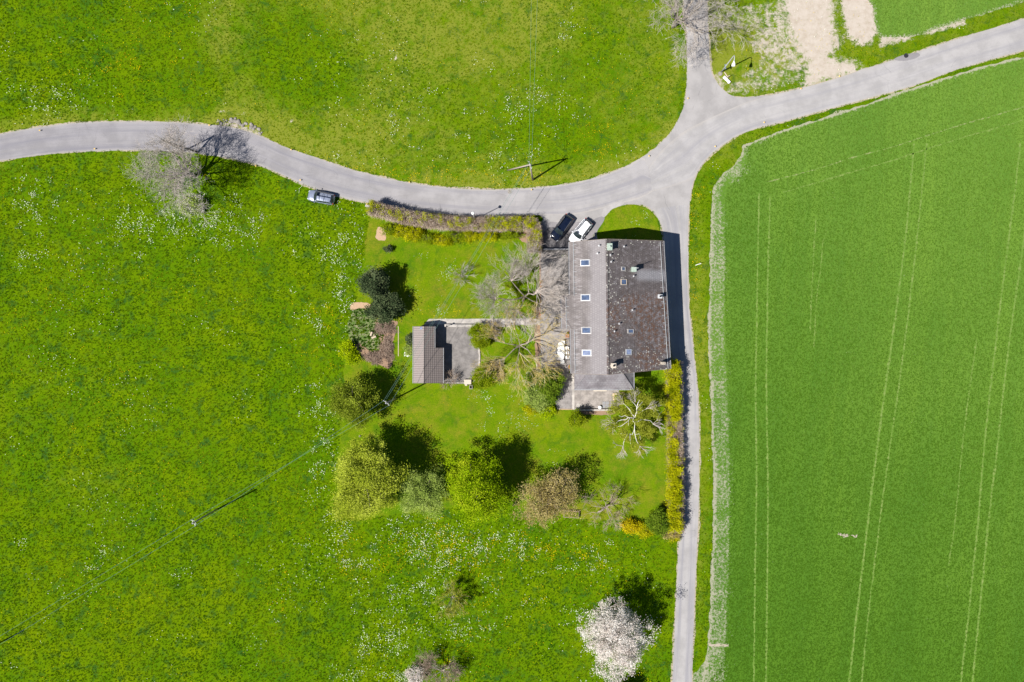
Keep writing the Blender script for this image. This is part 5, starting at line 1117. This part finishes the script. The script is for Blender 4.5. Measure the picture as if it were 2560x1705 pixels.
flowers('yellow_dandelions', 301, 20000, [(740,400,90,26,120),(880,425,90,20,150),(1120,440,120,26,150),(1340,440,90,24,90),(1500,350,60,60,80),(300,180,120,60,90),(830,820,40,130,90),(1740,700,16,200,80),(1745,460,20,80,30),(1730,580,14,60,20),(1000,1400,200,60,220),(1400,1380,160,50,220),(1150,1350,220,50,260),(1250,1540,160,90,160),(1180,1400,120,60,160),(690,1470,60,50,50),(1120,1650,60,60,50),(1600,1560,60,120,40)], 0.105, L['yellow_fl'], 0.16, False)
flowers('lawn_flowers', 401, 10, [(1110,700,80,70,70),(1090,780,40,12,40),(1240,1020,70,50,90),(1300,1060,40,40,40),(1190,990,60,20,40),(1590,545,40,14,24),(1000,660,60,60,20),(1390,1120,60,60,16),(1600,600,30,20,8)], 0.09, L['white_fl'], 0.05, True)
flowers('lawn_dandelions', 402, 10, [(1135,775,16,10,30),(1050,790,40,20,10),(960,1020,60,40,14),(1060,760,20,20,6),(1100,1030,80,30,12)], 0.09, L['yellow_fl'], 0.05, True)
# stones on the bank of the road
r = np.random.default_rng(9); m = MB()
for i in range(46):
    t = r.random(); px = 545+t*118+r.normal()*3; py = 312-8*math.sin(t*3)+t*t*34+r.normal()*3.2 - 5; p = at(px, py, 0); s = 0.12+0.22*r.random()
    m.lathe([(s*.8,0),(s,s*.3),(s*.7,s*.62),(s*.25,s*.72)], (p.x, p.y, 0.0), 6)
tag(m.build('bank_stones', M['stone']), kind='stuff')
# ================================================================== CARS
def car(name, label, px, py, deg, Ln, W, Hh, pm, seats=2, bars=False, rail_dark=False, z_at=0.8):
    p = at(px, py, z_at); root = empty(name, (p.x, p.y, 0.045 if px > 1300 else 0.034), rad_(deg), label, 'car')
    P_ = M[pm]; hw = W/2
    xs = [-.500,-.492,-.470,-.42,-.34,-.2,0,.16,.26,.34,.41,.455,.485,.500]
    wf = [.62,.76,.87,.95,.985,1,1,1,.99,.96,.91,.83,.70,.52]
    sh = [.60,.78,.88,.93,.95,.95,.93,.91,.88,.83,.77,.71,.62,.52]
    dk = [.62,.82,.94,1.00,1.01,1.0,.98,.96,.94,.90,.84,.78,.68,.56]
    V = []; nr = 15
    for x, w_, s, d in zip(xs, wf, sh, dk):
        w_ *= hw; zb = 0.24 if abs(x) < .47 else 0.32
        half = [(0, zb), (w_*.82, zb), (w_*.97, zb+.08), (w_, zb+.24), (w_*.985, s-.12), (w_*.93, s-.02), (w_*.78, s+.02), (w_*.4, d)]
        ring = half + [(0, d+.005)] + [(-a, b) for a, b in half[1:][::-1]]
        V += [(x*Ln, a, b) for a, b in ring]; nr = len(ring)
    F = [(i*nr+j, i*nr+(j+1) % nr, (i+1)*nr+(j+1) % nr, (i+1)*nr+j) for i in range(len(xs)-1) for j in range(nr)]
    F += [tuple(range(nr))[::-1], tuple((len(xs)-1)*nr+j for j in range(nr))]
    F = [f[::-1] for f in F]
    MB().add(V, F).build('body', P_, root, None, True)
    # greenhouse surfaces
    wb, wr = hw*.90, hw*.70; zb = .95
    xfb, xrb, xfr, xrr = .235*Ln, -.485*Ln, .085*Ln, -.37*Ln
    lp = lambda a, b, t: a+(b-a)*t
    def roof(u, v): return Vector((lp(xrr+.10*(1-u*u)*-1, xfr+.10*(1-u*u), v), u*lp(wr*.93, wr, v), Hh-.045*u*u-.05*(2*v-1)**2-(0.03 if v < .01 else 0)))
    Bf = lambda u: Vector((xfb+.17*(1-u*u)-.05, u*wb, zb-.04)); Br = lambda u: Vector((xrb-.05*(1-u*u)+.06, u*wb*.93, zb+.02))
    wind = lambda u, v: Bf(u).lerp(roof(u, 1), v) + Vector((.03, 0, .035))*math.sin(math.pi*v)
    rear = lambda u, v: Br(u).lerp(roof(u, 0), v) + Vector((-.04, 0, .04))*math.sin(math.pi*v)
    def side(s):
        def f(t, v):
            b = Br(s).lerp(Bf(s), t); b.y = s*lp(wb*.93, wb, min(1, t*2)) ; top = roof(s, t); q = b.lerp(top, v); q.y += s*.03*math.sin(math.pi*v); return q
        return f
    m = MB().surf(roof, 10, 10); MB_r = m.build('roof', P_, root, None, True)
    pl = MB().surf(wind, 8, 4).surf(rear, 8, 4)
    for s in (-1, 1): pl.surf(side(s), 10, 4)
    pl.build('pillar', P_, root, None, True)
    def off(f, n): return lambda a, b: f(a, b)+n
    G = M['glassdark']
    MB().surf(off(wind, Vector((.02,0,.016))), 8, 4, -.93, .93, .05, .95).build('windscreen', G, root, None, True)
    MB().surf(off(rear, Vector((-.02,0,.016))), 8, 4, -.90, .90, .12, .94).build('rear_window', G, root, None, True)
    for s in (-1, 1):
        f = off(side(s), Vector((0, s*.016, .008)))
        for a, b in ((.07,.24),(.27,.55),(.58,.90)):
            MB().surf(f, 5, 3, a, b, .12, .84).build('side_window', G, root, None, True)
        for x in (.30, -.30):
            wx = x*Ln; c = (wx, s*(hw-.11), .33)
            t = MB(); ring = []
            R = Matrix.Translation(c) @ Matrix.Rotation(math.pi/2, 4, 'X')
            mm = MB().lathe([(.20,-.10),(.31,-.11),(.33,-.07),(.33,.07),(.31,.11),(.20,.10)], (0,0,0), 22); mm.v = [tuple(R @ Vector(v)) for v in mm.v]
            w_ = mm.build('wheel', M['tyre'], root, None, True)
            mm = MB().lathe([(.06,-.118),(.19,-.112),(.205,-.09),(.205,.09),(.19,.112),(.06,.118)], (0,0,0), 10); mm.v = [tuple(R @ Vector(v)) for v in mm.v]
            mm.build('rim', M['rim'], w_)
        mm = MB().bbox((xfb-.18, s*(hw+.08), .98), (.12, .20, .13), .04); mm.build('mirror', P_, root)
        mm = MB().surf(lambda u, v, s=s: Vector((lp(.425, .490, u)*Ln+.02, s*lp(hw*.86, hw*.60, u*.75+v*.25)*(1 if v < .5 else .93), lp(.66, .74-u*.08, v)+.025)), 4, 2); mm.build('headlight', M['lamp_glass'], root, None, True)
        mm = MB().bbox((-.480*Ln, s*hw*.74, .80), (.10, .20, .26), .03); mm.build('tail_light', M['lamp_red'], root)
        mm = MB()
        for x in (.02, -.20): mm.box((x*Ln, s*(hw+.004), .80), (.18, .03, .035))
        mm.build('door_handle', P_, root)
        if not bars: MB().tube([roof(s*.97, .06)+Vector((0,0,.03)), roof(s*.97, .5)+Vector((0,0,.045)), roof(s*.97, .94)+Vector((0,0,.03))], .018, 5).build('roof_trim', M['black'] if rail_dark else M['zinc'], root)
    if bars:
        for v in (.82, .46): MB().tube([roof(-.95, v)+Vector((0,0,.05)), roof(0, v)+Vector((0,0,.07)), roof(.95, v)+Vector((0,0,.05))], .025, 5).build('roof_bar', M['glassdark'], root)
    MB().bbox((.492*Ln, 0, .42), (.08, W*.5, .12), .02).build('grille', M['black'], root)
    MB().box((-.503*Ln, 0, .62), (.02, .5, .11)).build('number_plate', M['whitepaint'], root)
    MB().tube([roof(0, .08)+Vector((0,0,.01)), roof(0, .08)+Vector((-.12,0,.14))], .012, 4).build('antenna', M['black'], root)
    return root
car('parked_car', 'silver hatchback with roof bars parked on the grass edge of the main road', 802.5, 493, 169, 4.15, 1.78, 1.55, 'paint_silver', bars=True)
car('parked_car', 'dark blue black car parked nose to the hedge on the driveway', 1404.5, 569, 234, 4.35, 1.80, 1.50, 'paint_black')
car('parked_car', 'white car parked partly under the north corner of the farmhouse roof', 1451.5, 579, 231, 4.30, 1.78, 1.55, 'paint_white', rail_dark=True)

# ================================================================== POLES AND CABLES
def insul(parent, pts):
    for q in pts: MB().lathe([(.02,-.12),(.04,-.10),(.055,-.03),(.035,.0),(.05,.05),(.02,.09)], q, 10).build('insulator', M['porcelain'], parent, None, True)
def upole(px, py, h, label, ang, legs=None, top=None, group='wooden utility poles', dark=False, arm=1.1):
    b = at(px, py, 0); root = empty('utility_pole', (b.x, b.y, 0), 0, label, 'utility pole', group)
    o = Vector((b.x, b.y, 0)); tp = (Vector(at(top[0], top[1], h))-o) if top else Vector((0,0,h))
    MB().tube([(0,0,-.2), tuple(tp*0.5), tuple(tp+Vector((0,0,.25)))], [.125,.11,.095], 10).build('post', M['pole'], root, None, True)
    MB().lathe([(.13,0),(.13,.05),(.02,.10)], tuple(tp+Vector((0,0,.25))), 10).build('cap', M['zinc'], root)
    if legs:
        l = Vector(at(legs[0], legs[1], 0))-o; MB().tube([tuple(l+Vector((0,0,-.2))), tuple(tp+Vector((0,0,-.15)))], [.15,.10], 9).build('strut', M['pole_dark' if dark else 'pole'], root, None, True)
    tips = []
    if arm:
        u = Vector((math.cos(ang), math.sin(ang), 0)); c = tp+Vector((0,0,-.1)); m = MB()
        m.tube([tuple(c-u*arm/2), tuple(c+u*arm/2)], .04, 6); m.build('crossarm', M['zinc'], root)
        tips = [c-u*arm*.46+Vector((0,0,.16)), c+u*arm*.46+Vector((0,0,.16))]; c2 = c+Vector((0,0,-.45))
        MB().tube([tuple(c2-u*arm/3), tuple(c2+u*arm/3)], .035, 6).build('crossarm', M['zinc'], root)
        lo = [c2-u*arm*.30+Vector((0,0,.14)), c2+u*arm*.30+Vector((0,0,.14))]
        insul(root, [tuple(t) for t in tips+lo]); tips = [o+t for t in tips+lo]
    return root, tips
A1 = rad_(123)
_, T1 = upole(-39, 1626, 9.2, 'wooden pole just beyond the left edge, its shadow tip inside the photo', A1)
_, T2 = upole(543, 1273, 9.2, 'wooden pole carrying cables alone in the wide west meadow', A1)
_, T3 = upole(989, 996, 9.0, 'wooden pole carrying cables beside the young willow near the garage', rad_(-40))
_, T4 = upole(1268, 425, 9.0, 'two legged wooden pole in the meadow north of the road', rad_(-70), (1332,450), (1325.6,412.5))
_, T6 = upole(459, 378, 7.2, 'two legged wooden pole inside the bare roadside tree', 0, (497,381), (406,350), arm=0, dark=True)
_, T5 = upole(1335, -60, 9.0, 'wooden pole just beyond the top edge carrying the cables onward', rad_(0))
def cable(a, b, sag, label):
    pts = [a.lerp(b, t/24)-Vector((0,0,4*sag*(t/24)*(1-t/24))) for t in range(25)]
    o = MB().tube(pts, .013, 4).build('power_cable', M['cable']); tag(o, label, 'cable', 'overhead power cables')
for (A_, B_, w0) in ((T1, T2, 'between the left edge and the west meadow pole'), (T2, T3, 'from the west meadow pole to the pole by the willow'), (T3, T4, 'from the willow pole over the garden to the two legged one'), (T4, T5, 'from the two legged pole north to the top edge')):
    for k, s in zip((0, 1), ('upper left', 'upper right')): cable(A_[k], B_[k], 1.0, 'cable ' + w0.replace('the two legged one', 'the two legged one') + (', northern one' if k == 0 else ', southern one') if w0[:3] != 'fro' or 'west' in w0 else 'cable ' + w0.replace('the two legged one', 'the two legged one') + (', western one' if k == 0 else ', eastern one'))
cable(T3[2], T4[2], 1.3, 'lower cable from pole by the willow over the garden to the two legged one')

# street lamps
def tube_bend(pts, r, n=8): return MB().tube(pts, r, n)
b = at(1803, 180, 0); lamp = empty('street_lamp', (b.x, b.y, 0), 0, 'tall pale metal street lamp with a bent arm beside the side road', 'street lamp')
hd = Vector(at(1828, 156, 7.35)) - Vector((b.x, b.y, 0)); d = Vector((hd.x*0.25, -1, 0)).normalized()
tb = [(0,0,-.1),(0,0,3),(0,0,6.9),(0,-.06,7.2),(-.02,-.22,7.42),(-.05,-.5,7.50),(-.10,-.95,7.50)]
tb = [(x, y, z) for x, y, z in tb]
MB().tube(tb, [.11,.095,.075,.06,.055,.05,.045], 10).build('post', M['zincpale'], lamp, None, True)
m = MB(); hs = [(-.9,.07,.03),(-1.05,.10,.05),(-1.35,.24,.09),(-1.6,.27,.10),(-1.72,.22,.06)]
V = []
for y, w_, t in hs: V += [(-.12-w_+(-y-.9)*-.12, y, 7.5), (-.12+w_+(-y-.9)*-.12, y, 7.5), (-.12+w_*.8+(-y-.9)*-.12, y, 7.5+t), (-.12-w_*.8+(-y-.9)*-.12, y, 7.5+t)]
F_ = [(i*4+j, i*4+(j+1) % 4, i*4+4+(j+1) % 4, i*4+4+j) for i in range(4) for j in range(4)]+[(3,2,1,0),(16,17,18,19)]
m.add(V, F_).build('lamp_head', M['whitepaint'], lamp)
MB().slab([(-.35,-.27,7.497),(.05,-.27,7.497),(.05,-.25,7.497),(-.35,-.25,7.497)], .001)
MB().box((0.02, .05, 2.3), (.03, .75, .25), rad_(8)).build('sign_plate', M['bluegrey'], lamp)
MB().lathe([(.35,0),(.33,.06),(.15,.09)], (-.15,-.25,0), 12).build('base_stone', M['stone'], lamp)
b = at(1187, 549, 0); lamp = empty('street_lamp', (b.x, b.y, 0), 0, 'slender street lamp with a round white head standing in the road hedge', 'street lamp')
MB().tube([(0,0,0),(0,0,3),(0,0,6.0)], [.07,.06,.045], 8).build('post', M['zincpale'], lamp, None, True)
MB().lathe([(.05,0),(.20,.05),(.24,.14),(.20,.24),(.08,.29)], (0,0,6.0), 14).build('lamp_head', M['whitepaint'], lamp, None, True)
for px, py, la in ((1119,816,'small dark garden lamp at the slab end of the low wall'), (1264,816,'small dark garden lamp on the path near the pollarded tree')):
    b = at(px, py, 0); gl = empty('garden_lamp', (b.x, b.y, 0.03), 0, la, 'garden lamp', 'garden lamps along the path')
    MB().tube([(0,0,0),(0,0,1.4)], .03, 6).build('post', M['lantern'], gl); MB().lathe([(.05,0),(.13,.04),(.13,.16),(.03,.24)], (0,0,1.4), 10).build('lamp_shade', M['lantern'], gl)

# ================================================================== WALLS AND SMALL THINGS
def wall(name, label, cat, pts, t, h, mat, z0=0.0, cap=None):
    W = [Vector((gx(a), gy(b_), 0)) for a, b_ in pts]; o = W[0]; root = empty(name, (o.x, o.y, 0), 0, label, cat)
    m = MB(); c = MB()
    for a, b_ in zip(W[:-1], W[1:]):
        d = b_-a; ang = math.atan2(d.y, d.x); md = (a+b_)/2-o
        m.box((md.x, md.y, h/2+z0), (d.length, t, h), ang); c.bbox((md.x, md.y, h+z0+.035), (d.length+.04, t+.06, .07), .015, ang)
    m.build('masonry', M[mat], root); c.build('coping', M[cap or mat], root); return root
wall('low_wall', 'low pale wall between the path and the concrete slab', 'wall', [(1112,814),(1190,814.5)], .34, .40, 'concrete_pale', 0)
wall('low_wall', 'very low pale kerb wall continuing east along the path', 'wall', [(1244,815),(1275,815.5)], .18, .25, 'concrete_pale', 0)
wall('low_wall', 'low wall between the driveway and the courtyard', 'wall', [(1358,625),(1423,624.5)], .13, .95, 'zinc', .04, 'zinc')
wall('low_wall', 'low wall along the south edge of the patio', 'wall', [(1442,1024.5),(1548,1024.5)], .20, .38, 'concrete_pale', 0)
wall('kerb_wall', 'crumbling pale edge on the east side of the concrete slab', 'wall', [(1197,868),(1199,890),(1198,916)], .18, .06, 'concrete_pale', .04)
wall('kerb_wall', 'pale stone edge along the south side of the concrete slab', 'wall', [(1108,956),(1160,957)], .25, .10, 'stone', .03)
# stone barbecue
b = at(1173, 960, 0); bq = empty('garden_fireplace', (b.x, b.y, 0), 0, 'L shaped pale stone garden fireplace at the southeast corner of the slab', 'fireplace')
MB().bbox((-.2,.35,.25), (1.1,.75,.5), .04).bbox((-.45,-.12,.25),(.35,.25,.5),.04).build('hearth', M['chimstone'], bq)
m = MB()
for c, d_ in (((.12,-.42,.55),(.10,.6,1.1)),((.52,-.42,.55),(.10,.6,1.1)),((.32,-.17,.547),(.30,.10,1.094)),((.32,-.67,.547),(.30,.10,1.094))): m.box(c, d_)
m.build('chimney', M['stone'], bq); MB().box((.32,-.42,.45),(.30,.40,.9)).build('flue', M['black'], bq)
# raised bed
b = at(1428, 1284, 0); rb = empty('raised_bed', (b.x, b.y, 0), rad_(-3), 'long wooden raised bed full of green plants beside the budding tree', 'raised bed')
m = MB()
for c, d_ in (((0,.50,.28),(2.35,.07,.56)),((0,-.50,.28),(2.35,.07,.56)),((1.14,0,.277),(.07,.93,.554)),((-1.14,0,.277),(.07,.93,.554))): m.box(c, d_)
m.build('frame', M['timber'], rb); MB().box((0,0,.24),(2.21,.93,.48)).build('soil', M['mudbrown'], rb)
r = np.random.default_rng(12); n = 900; P = np.c_[r.uniform(-1.05,1.1,n), r.uniform(-.42,.42,n), .5+.18*r.random(n)]; leafobj('plants', P, .10, L['lime'], rb, r, np.clip(r.normal(.2,.2,n),0,1))
# oval garden table with eight chairs
def chair():
    t = empty('garden_chair', (0,0,0)); W = M['plastic']
    MB().bbox((0,.02,.43), (.46,.46,.04), .015).build('seat', W, t)
    m = MB(); m.bbox((0,0,.22),(.46,.035,.44),.01); Rr = Matrix.Translation((0,-.24,.43)) @ Matrix.Rotation(rad_(14), 4, 'X'); m.v = [tuple(Rr @ Vector(v)) for v in m.v]; m.build('backrest', W, t)
    for sx in (-1, 1):
        MB().box((sx*.25,-.03,.64),(.05,.42,.03)).build('armrest', W, t)
        for sy in (-1, 1): MB().tube([(sx*.24, sy*.22+.0, 0),(sx*.22, sy*.20, .42 if sy < 0 else .63)], .022, 6).build('leg', W, t)
    return t
b = at(1402.5, 878, .75); tb_ = empty('garden_table', (b.x, b.y, .055), rad_(2.5), 'long white oval garden table in the courtyard west of the farmhouse', 'table')
m = MB(); prof = []
N_ = 40; top = []
for k in range(N_):
    a = 2*math.pi*k/N_; c, s = math.cos(a), math.sin(a); top.append((.55*math.copysign(abs(c)**.75, c), 1.38*math.copysign(abs(s)**.8, s), .74))
m.slab(top, .04); m.build('tabletop', M['plastic'], tb_)
for sx in (-1, 1):
    for sy in (-1, 1): MB().tube([(sx*.38, sy*.98, 0),(sx*.34, sy*.9, .70)], .035, 8).build('leg', M['plastic'], tb_)
for y in (.45, -.35): MB().lathe([(.07,0),(.07,.02),(.03,.03)], (.05, y, .741), 12).build('parasol_hole', M['zinc'], tb_)
ch0 = chair(); first = True
spots = [(1407.5,857,180,'white plastic chair at the north end of the oval table'),(1406,904,0,'white plastic chair at the south end of the oval table'),
 (1394.5,869,-90,'northern white chair on the west side of the oval table'),(1394.5,883,-90,'middle white chair on the west side of the oval table'),(1395,893.5,-90,'southern white chair on the west side of the oval table'),
 (1416,871,90,'northern white chair on the east side of the oval table'),(1416.5,882,90,'middle white chair on the east side of the oval table'),(1418,893,90,'southern white chair on the east side of the oval table')]
for px, py, a, la in spots:
    t = ch0 if first else copy_tree(ch0); first = False; q = at(px, py, .5); t.location = (q.x, q.y, .055); t.rotation_euler = (0,0,rad_(a+2.5)); tag(t, la, 'chair', 'white plastic chairs around the oval table')
b = at(1424, 882, .5); bn = empty('garden_bench', (b.x-.15, b.y, .055), 0, 'weathered wooden bench against the west wall behind the table', 'bench')
m = MB()
for i in range(4): m.box((-.18+i*.12, 0, .45), (.10, 1.7, .03))
m.build('seat', M['timber'], bn)
for y in (-.7, .7): MB().box((0, y, .215), (.42, .06, .43)).build('leg', M['timber'], bn)
# pots
def pot(px, py, r_, h_, label, mat='terracotta', plant=None, square=False, z=.055):
    b = at(px, py, h_); root = empty('plant_pot', (b.x, b.y, z), 0, label, 'plant pot')
    if square:
        m = MB()
        for c, d_ in (((0,r_-.03,h_/2),(2*r_,.06,h_)),((0,-r_+.03,h_/2),(2*r_,.06,h_)),((r_-.03,0,h_/2-.002),(.06,2*r_-.12,h_-.004)),((-r_+.03,0,h_/2-.002),(.06,2*r_-.12,h_-.004))): m.box(c, d_)
        m.build('pot', M[mat], root); MB().box((0,0,h_*.42),(2*r_-.12,2*r_-.12,h_*.84)).build('soil', M['mudbrown'], root)
    else:
        MB().lathe([(r_*.68,0),(r_*.95,h_*.9),(r_*1.06,h_*.9),(r_*1.06,h_),(r_*.88,h_),(r_*.86,h_*.86)], (0,0,0), 18).build('pot', M[mat], root); MB().lathe([(r_*.85,h_*.80),(r_*.85,h_*.87)], (0,0,0), 14).build('soil', M['mudbrown'], root)
    if plant:
        r = np.random.default_rng(int(px)); n = 160; P = r.normal(size=(n,3))*np.array([r_*.42,r_*.42,r_*.35])+np.array([0,0,h_+r_*.3]); leafobj('plant', P, .07, L[plant], root, r)
pot(1418.5,839.5,.24,.38,'square terracotta planter near the southern step of the courtyard','terracotta',None,True)
pot(1419.5,832,.16,.30,'small terracotta pot with a green plant behind the square planter','terracotta','olive')
pot(1424,828,.12,.24,'smallest terracotta pot in the corner of the wall')
pot(1425.5,917,.30,.42,'round orange terracotta pot with a yellowish plant under the eave','terracotta','forsythia')
pot(1425,930,.20,.34,'small white pot under the eave south of the orange pot','whitepaint','olive')
pot(1353,704,.26,.36,'large round terracotta pot at the west edge of the courtyard, northern one','terracotta','brownleaf')
pot(1354,718,.22,.34,'round terracotta pot with a red tinged plant in the middle of the west edge','terracotta','brownleaf')
pot(1353,782,.25,.36,'round terracotta pot just north of the path','terracotta','shrub')
# loungers, hatch, stool on the patio
for px, py, w_, l_, la in ((1537,992,.62,1.1,'narrow beige cushioned lounger on the patio by the annexe corner'),(1555,992,.88,1.35,'wide beige cushioned lounger on the patio under the birch')):
    b = at(px, py, .35); lo = empty('sun_lounger', (b.x, b.y, .058), rad_(3), la, 'lounger')
    MB().bbox((0,0,.19),(w_-.06,l_-.06,.14),.02).build('frame', M['timber'], lo); MB().bbox((0,0,.32),(w_,l_,.12),.05).build('cushion', M['cushion'], lo)
    for sx in (-1,1):
        for sy in (-1,1): MB().box((sx*(w_/2-.08), sy*(l_/2-.1), .06),(.06,.06,.12)).build('leg', M['timber'], lo)
b = at(1514, 1011.7, 0); ht = empty('metal_hatch', (b.x, b.y, .058), 0, 'square grey metal hatch of four panels on the patio', 'hatch')
m = MB()
for sx in (-1,1):
    for sy in (-1,1): m.bbox((sx*.27,sy*.27,.035),(.51,.51,.03),.008)
m.build('panel', M['zinc'], ht); MB().box((0,0,.010),(1.12,1.12,.02)).box((.575,0,.03),(.04,1.14,.06)).build('frame', M['timber'], ht)
MB().tube([(.05,.05,.08),(.28,.16,.08)],.012,5).build('handle', M['zincpale'], ht)
b = at(1500, 1018.5, .4); st = empty('garden_stool', (b.x, b.y, .058), 0, 'round white stool beside the metal hatch', 'stool')
MB().lathe([(.20,.0),(.26,.10),(.29,.25),(.27,.38),(.18,.45)], (0,0,0), 20).build('seat', M['whitepaint'], st, None, True); MB().lathe([(.22,0),(.22,.03)], (0,0,.0), 16).build('foot', M['zinc'], st)
# bench, post and plank by the side road lamp
b = at(1817, 199, .45); bn = empty('roadside_bench', (b.x, b.y, 0), rad_(-45), 'white slab bench on the grass triangle below the street lamp', 'bench')
MB().bbox((0,0,.42),(1.35,.42,.08),.02).build('seat', M['whitepaint'], bn)
for x in (-.5,.5): MB().box((x,0,.19),(.12,.34,.38)).build('leg', M['concrete_pale'], bn)
b = at(1819, 194, 0); o = MB().tube([(0,0,0),(.02,.02,.85)],.05,8).lathe([(.07,0),(.07,.05),(.02,.08)],(.02,.02,.85),8).build('short_post', M['chimstone'], None, (b.x,b.y,0)); tag(o, 'short pale post right behind the white bench', 'post')
b = at(1815, 187, 0); o = MB().bbox((0,0,.04),(.95,.14,.07),.01,rad_(-58)).box((0.2,-.3,.02),(.12,.12,.04)).build('plank', M['timber_pale'], None, (b.x,b.y,0)); tag(o, 'pale wooden plank lying between the street lamp and the bench', 'plank')
b = at(1739, 663, 0); o = MB().tube([(0,0,0),(.35,.12,.55),(.62,.18,.80)],[.05,.045,.04],8).lathe([(.06,0),(.06,.04),(.01,.06)],(.62,.18,.79),8).build('leaning_stake', M['whitepaint'], None, (b.x,b.y,0)); tag(o, 'white leaning stake on the verge beside the cereal field', 'stake')
b = at(919, 514.5, .3); o = MB().bbox((0,0,.18),(.75,.32,.36),.04,rad_(-8)).box((-.2,.02,.38),(.18,.12,.05)).build('concrete_block', M['concrete_pale'], None, (b.x,b.y,0)); tag(o, 'pale concrete block at the western end of the road hedge', 'block')
b = at(2265, 139, 0); o = MB().lathe([(.36,0),(.36,.012),(.30,.014),(.29,.010),(.05,.010)], (0,0,.045), 24).build('manhole_cover', M['lantern'], None, (b.x,b.y,0)); tag(o, 'round dark manhole cover in the eastern road', 'manhole cover')
b = at(1258, 479, 0); o = MB().lathe([(.33,0),(.33,.010),(.27,.012),(.26,.008),(.05,.008)], (0,0,.034), 24).build('manhole_cover', M['stone'], None, (b.x+1.0,b.y,0)); tag(o, 'round pale manhole cover in the main road', 'manhole cover')
where = ['at the western start of the main road','beneath the far left bend of the road','on the north edge by the stony bank','on the north edge right of the bare tree shadow','on the south edge right of the bare tree','on the south edge left of the silver car','on the north edge across from the hedge start','next to the concrete block by the hedge','on the north edge below the two legged pole','on the north edge where the road bends to the junction','on the west edge of the side road','below the roadside bench triangle','on the inner bend by the cereal field','on the southern edge of the eastern road','on the northern edge of the eastern road by the dirt lot']
for (px, py), wh in zip(((102,327),(239,373),(525,314),(729,375),(641,416),(752,451),(1024,456),(918,511),(1329,475),(1622,391),(1719,247),(2001,223),(1787,367),(1909,307),(2097,192)), where):
    b = at(px, py, 0); rt = empty('marker_post', (b.x, b.y, 0), 0, 'yellow edge marker ' + wh, 'edge marker', 'yellow edge markers along the roads')
    MB().tube([(0,0,0),(0,0,.30)],.05,7).build('post', M['whitepaint'], rt); MB().lathe([(.10,0),(.11,.06),(.05,.10)],(0,0,.28),8).build('cap', M['yellow'], rt)
# logs, post and sheet on the garden's west side
for px, py, a, s, la in ((929,835,70,.32,'cut pale log standing in the weedy bed, the upper one'),(935,843,20,.36,'cut pale log lying in the weedy bed, the lower one')):
    b = at(px, py, 0); m = MB().tube([(-s,0,.16),(s,0,.16)],[.17,.15],9).tube([(s*.3,.10,.2),(s*.6,.35,.34)],[.06,.04],6); o = m.build('cut_log', M['timber_pale'], None, (b.x,b.y,0.03)); o.rotation_euler = (0,0,rad_(a)); tag(o, la, 'log', 'cut logs in the weedy bed')
b = at(1019, 886, 0); r = np.random.default_rng(3); m = MB()
def crumple(u, v): return Vector(((u-.5)*1.0, (v-.5)*.6+.08*math.sin(u*9), .12+.10*math.sin(u*13+v*5)+.06*math.sin(v*17)))
m.surf(crumple, 12, 8); m.surf(lambda u, v: crumple(u, v)-Vector((0,0,.012)), 12, 8); o = m.build('plastic_sheet', M['plastic'], None, (b.x,b.y,0.1)); tag(o, 'crumpled white plastic sheet lying west of the garage', 'sheet')
m = MB().bbox((0,0,.03),(.09,4.6,.05),.01); b = at(996, 853, 0); o = m.build('wooden_rail', M['timber_pale'], None, (b.x,b.y,.012)); tag(o, 'thin wooden rail lying on the lawn between the weedy bed and the garage', 'rail')
m = MB().lathe([(.16,0),(.18,.12),(.10,.2),(.03,.22)],(0,0,0),7); b = at(900,1090,0); o = m.build('field_stone', M['stone'], None, (b.x,b.y,0)); tag(o, 'grey stone on the lawn above the largest willow', 'stone')
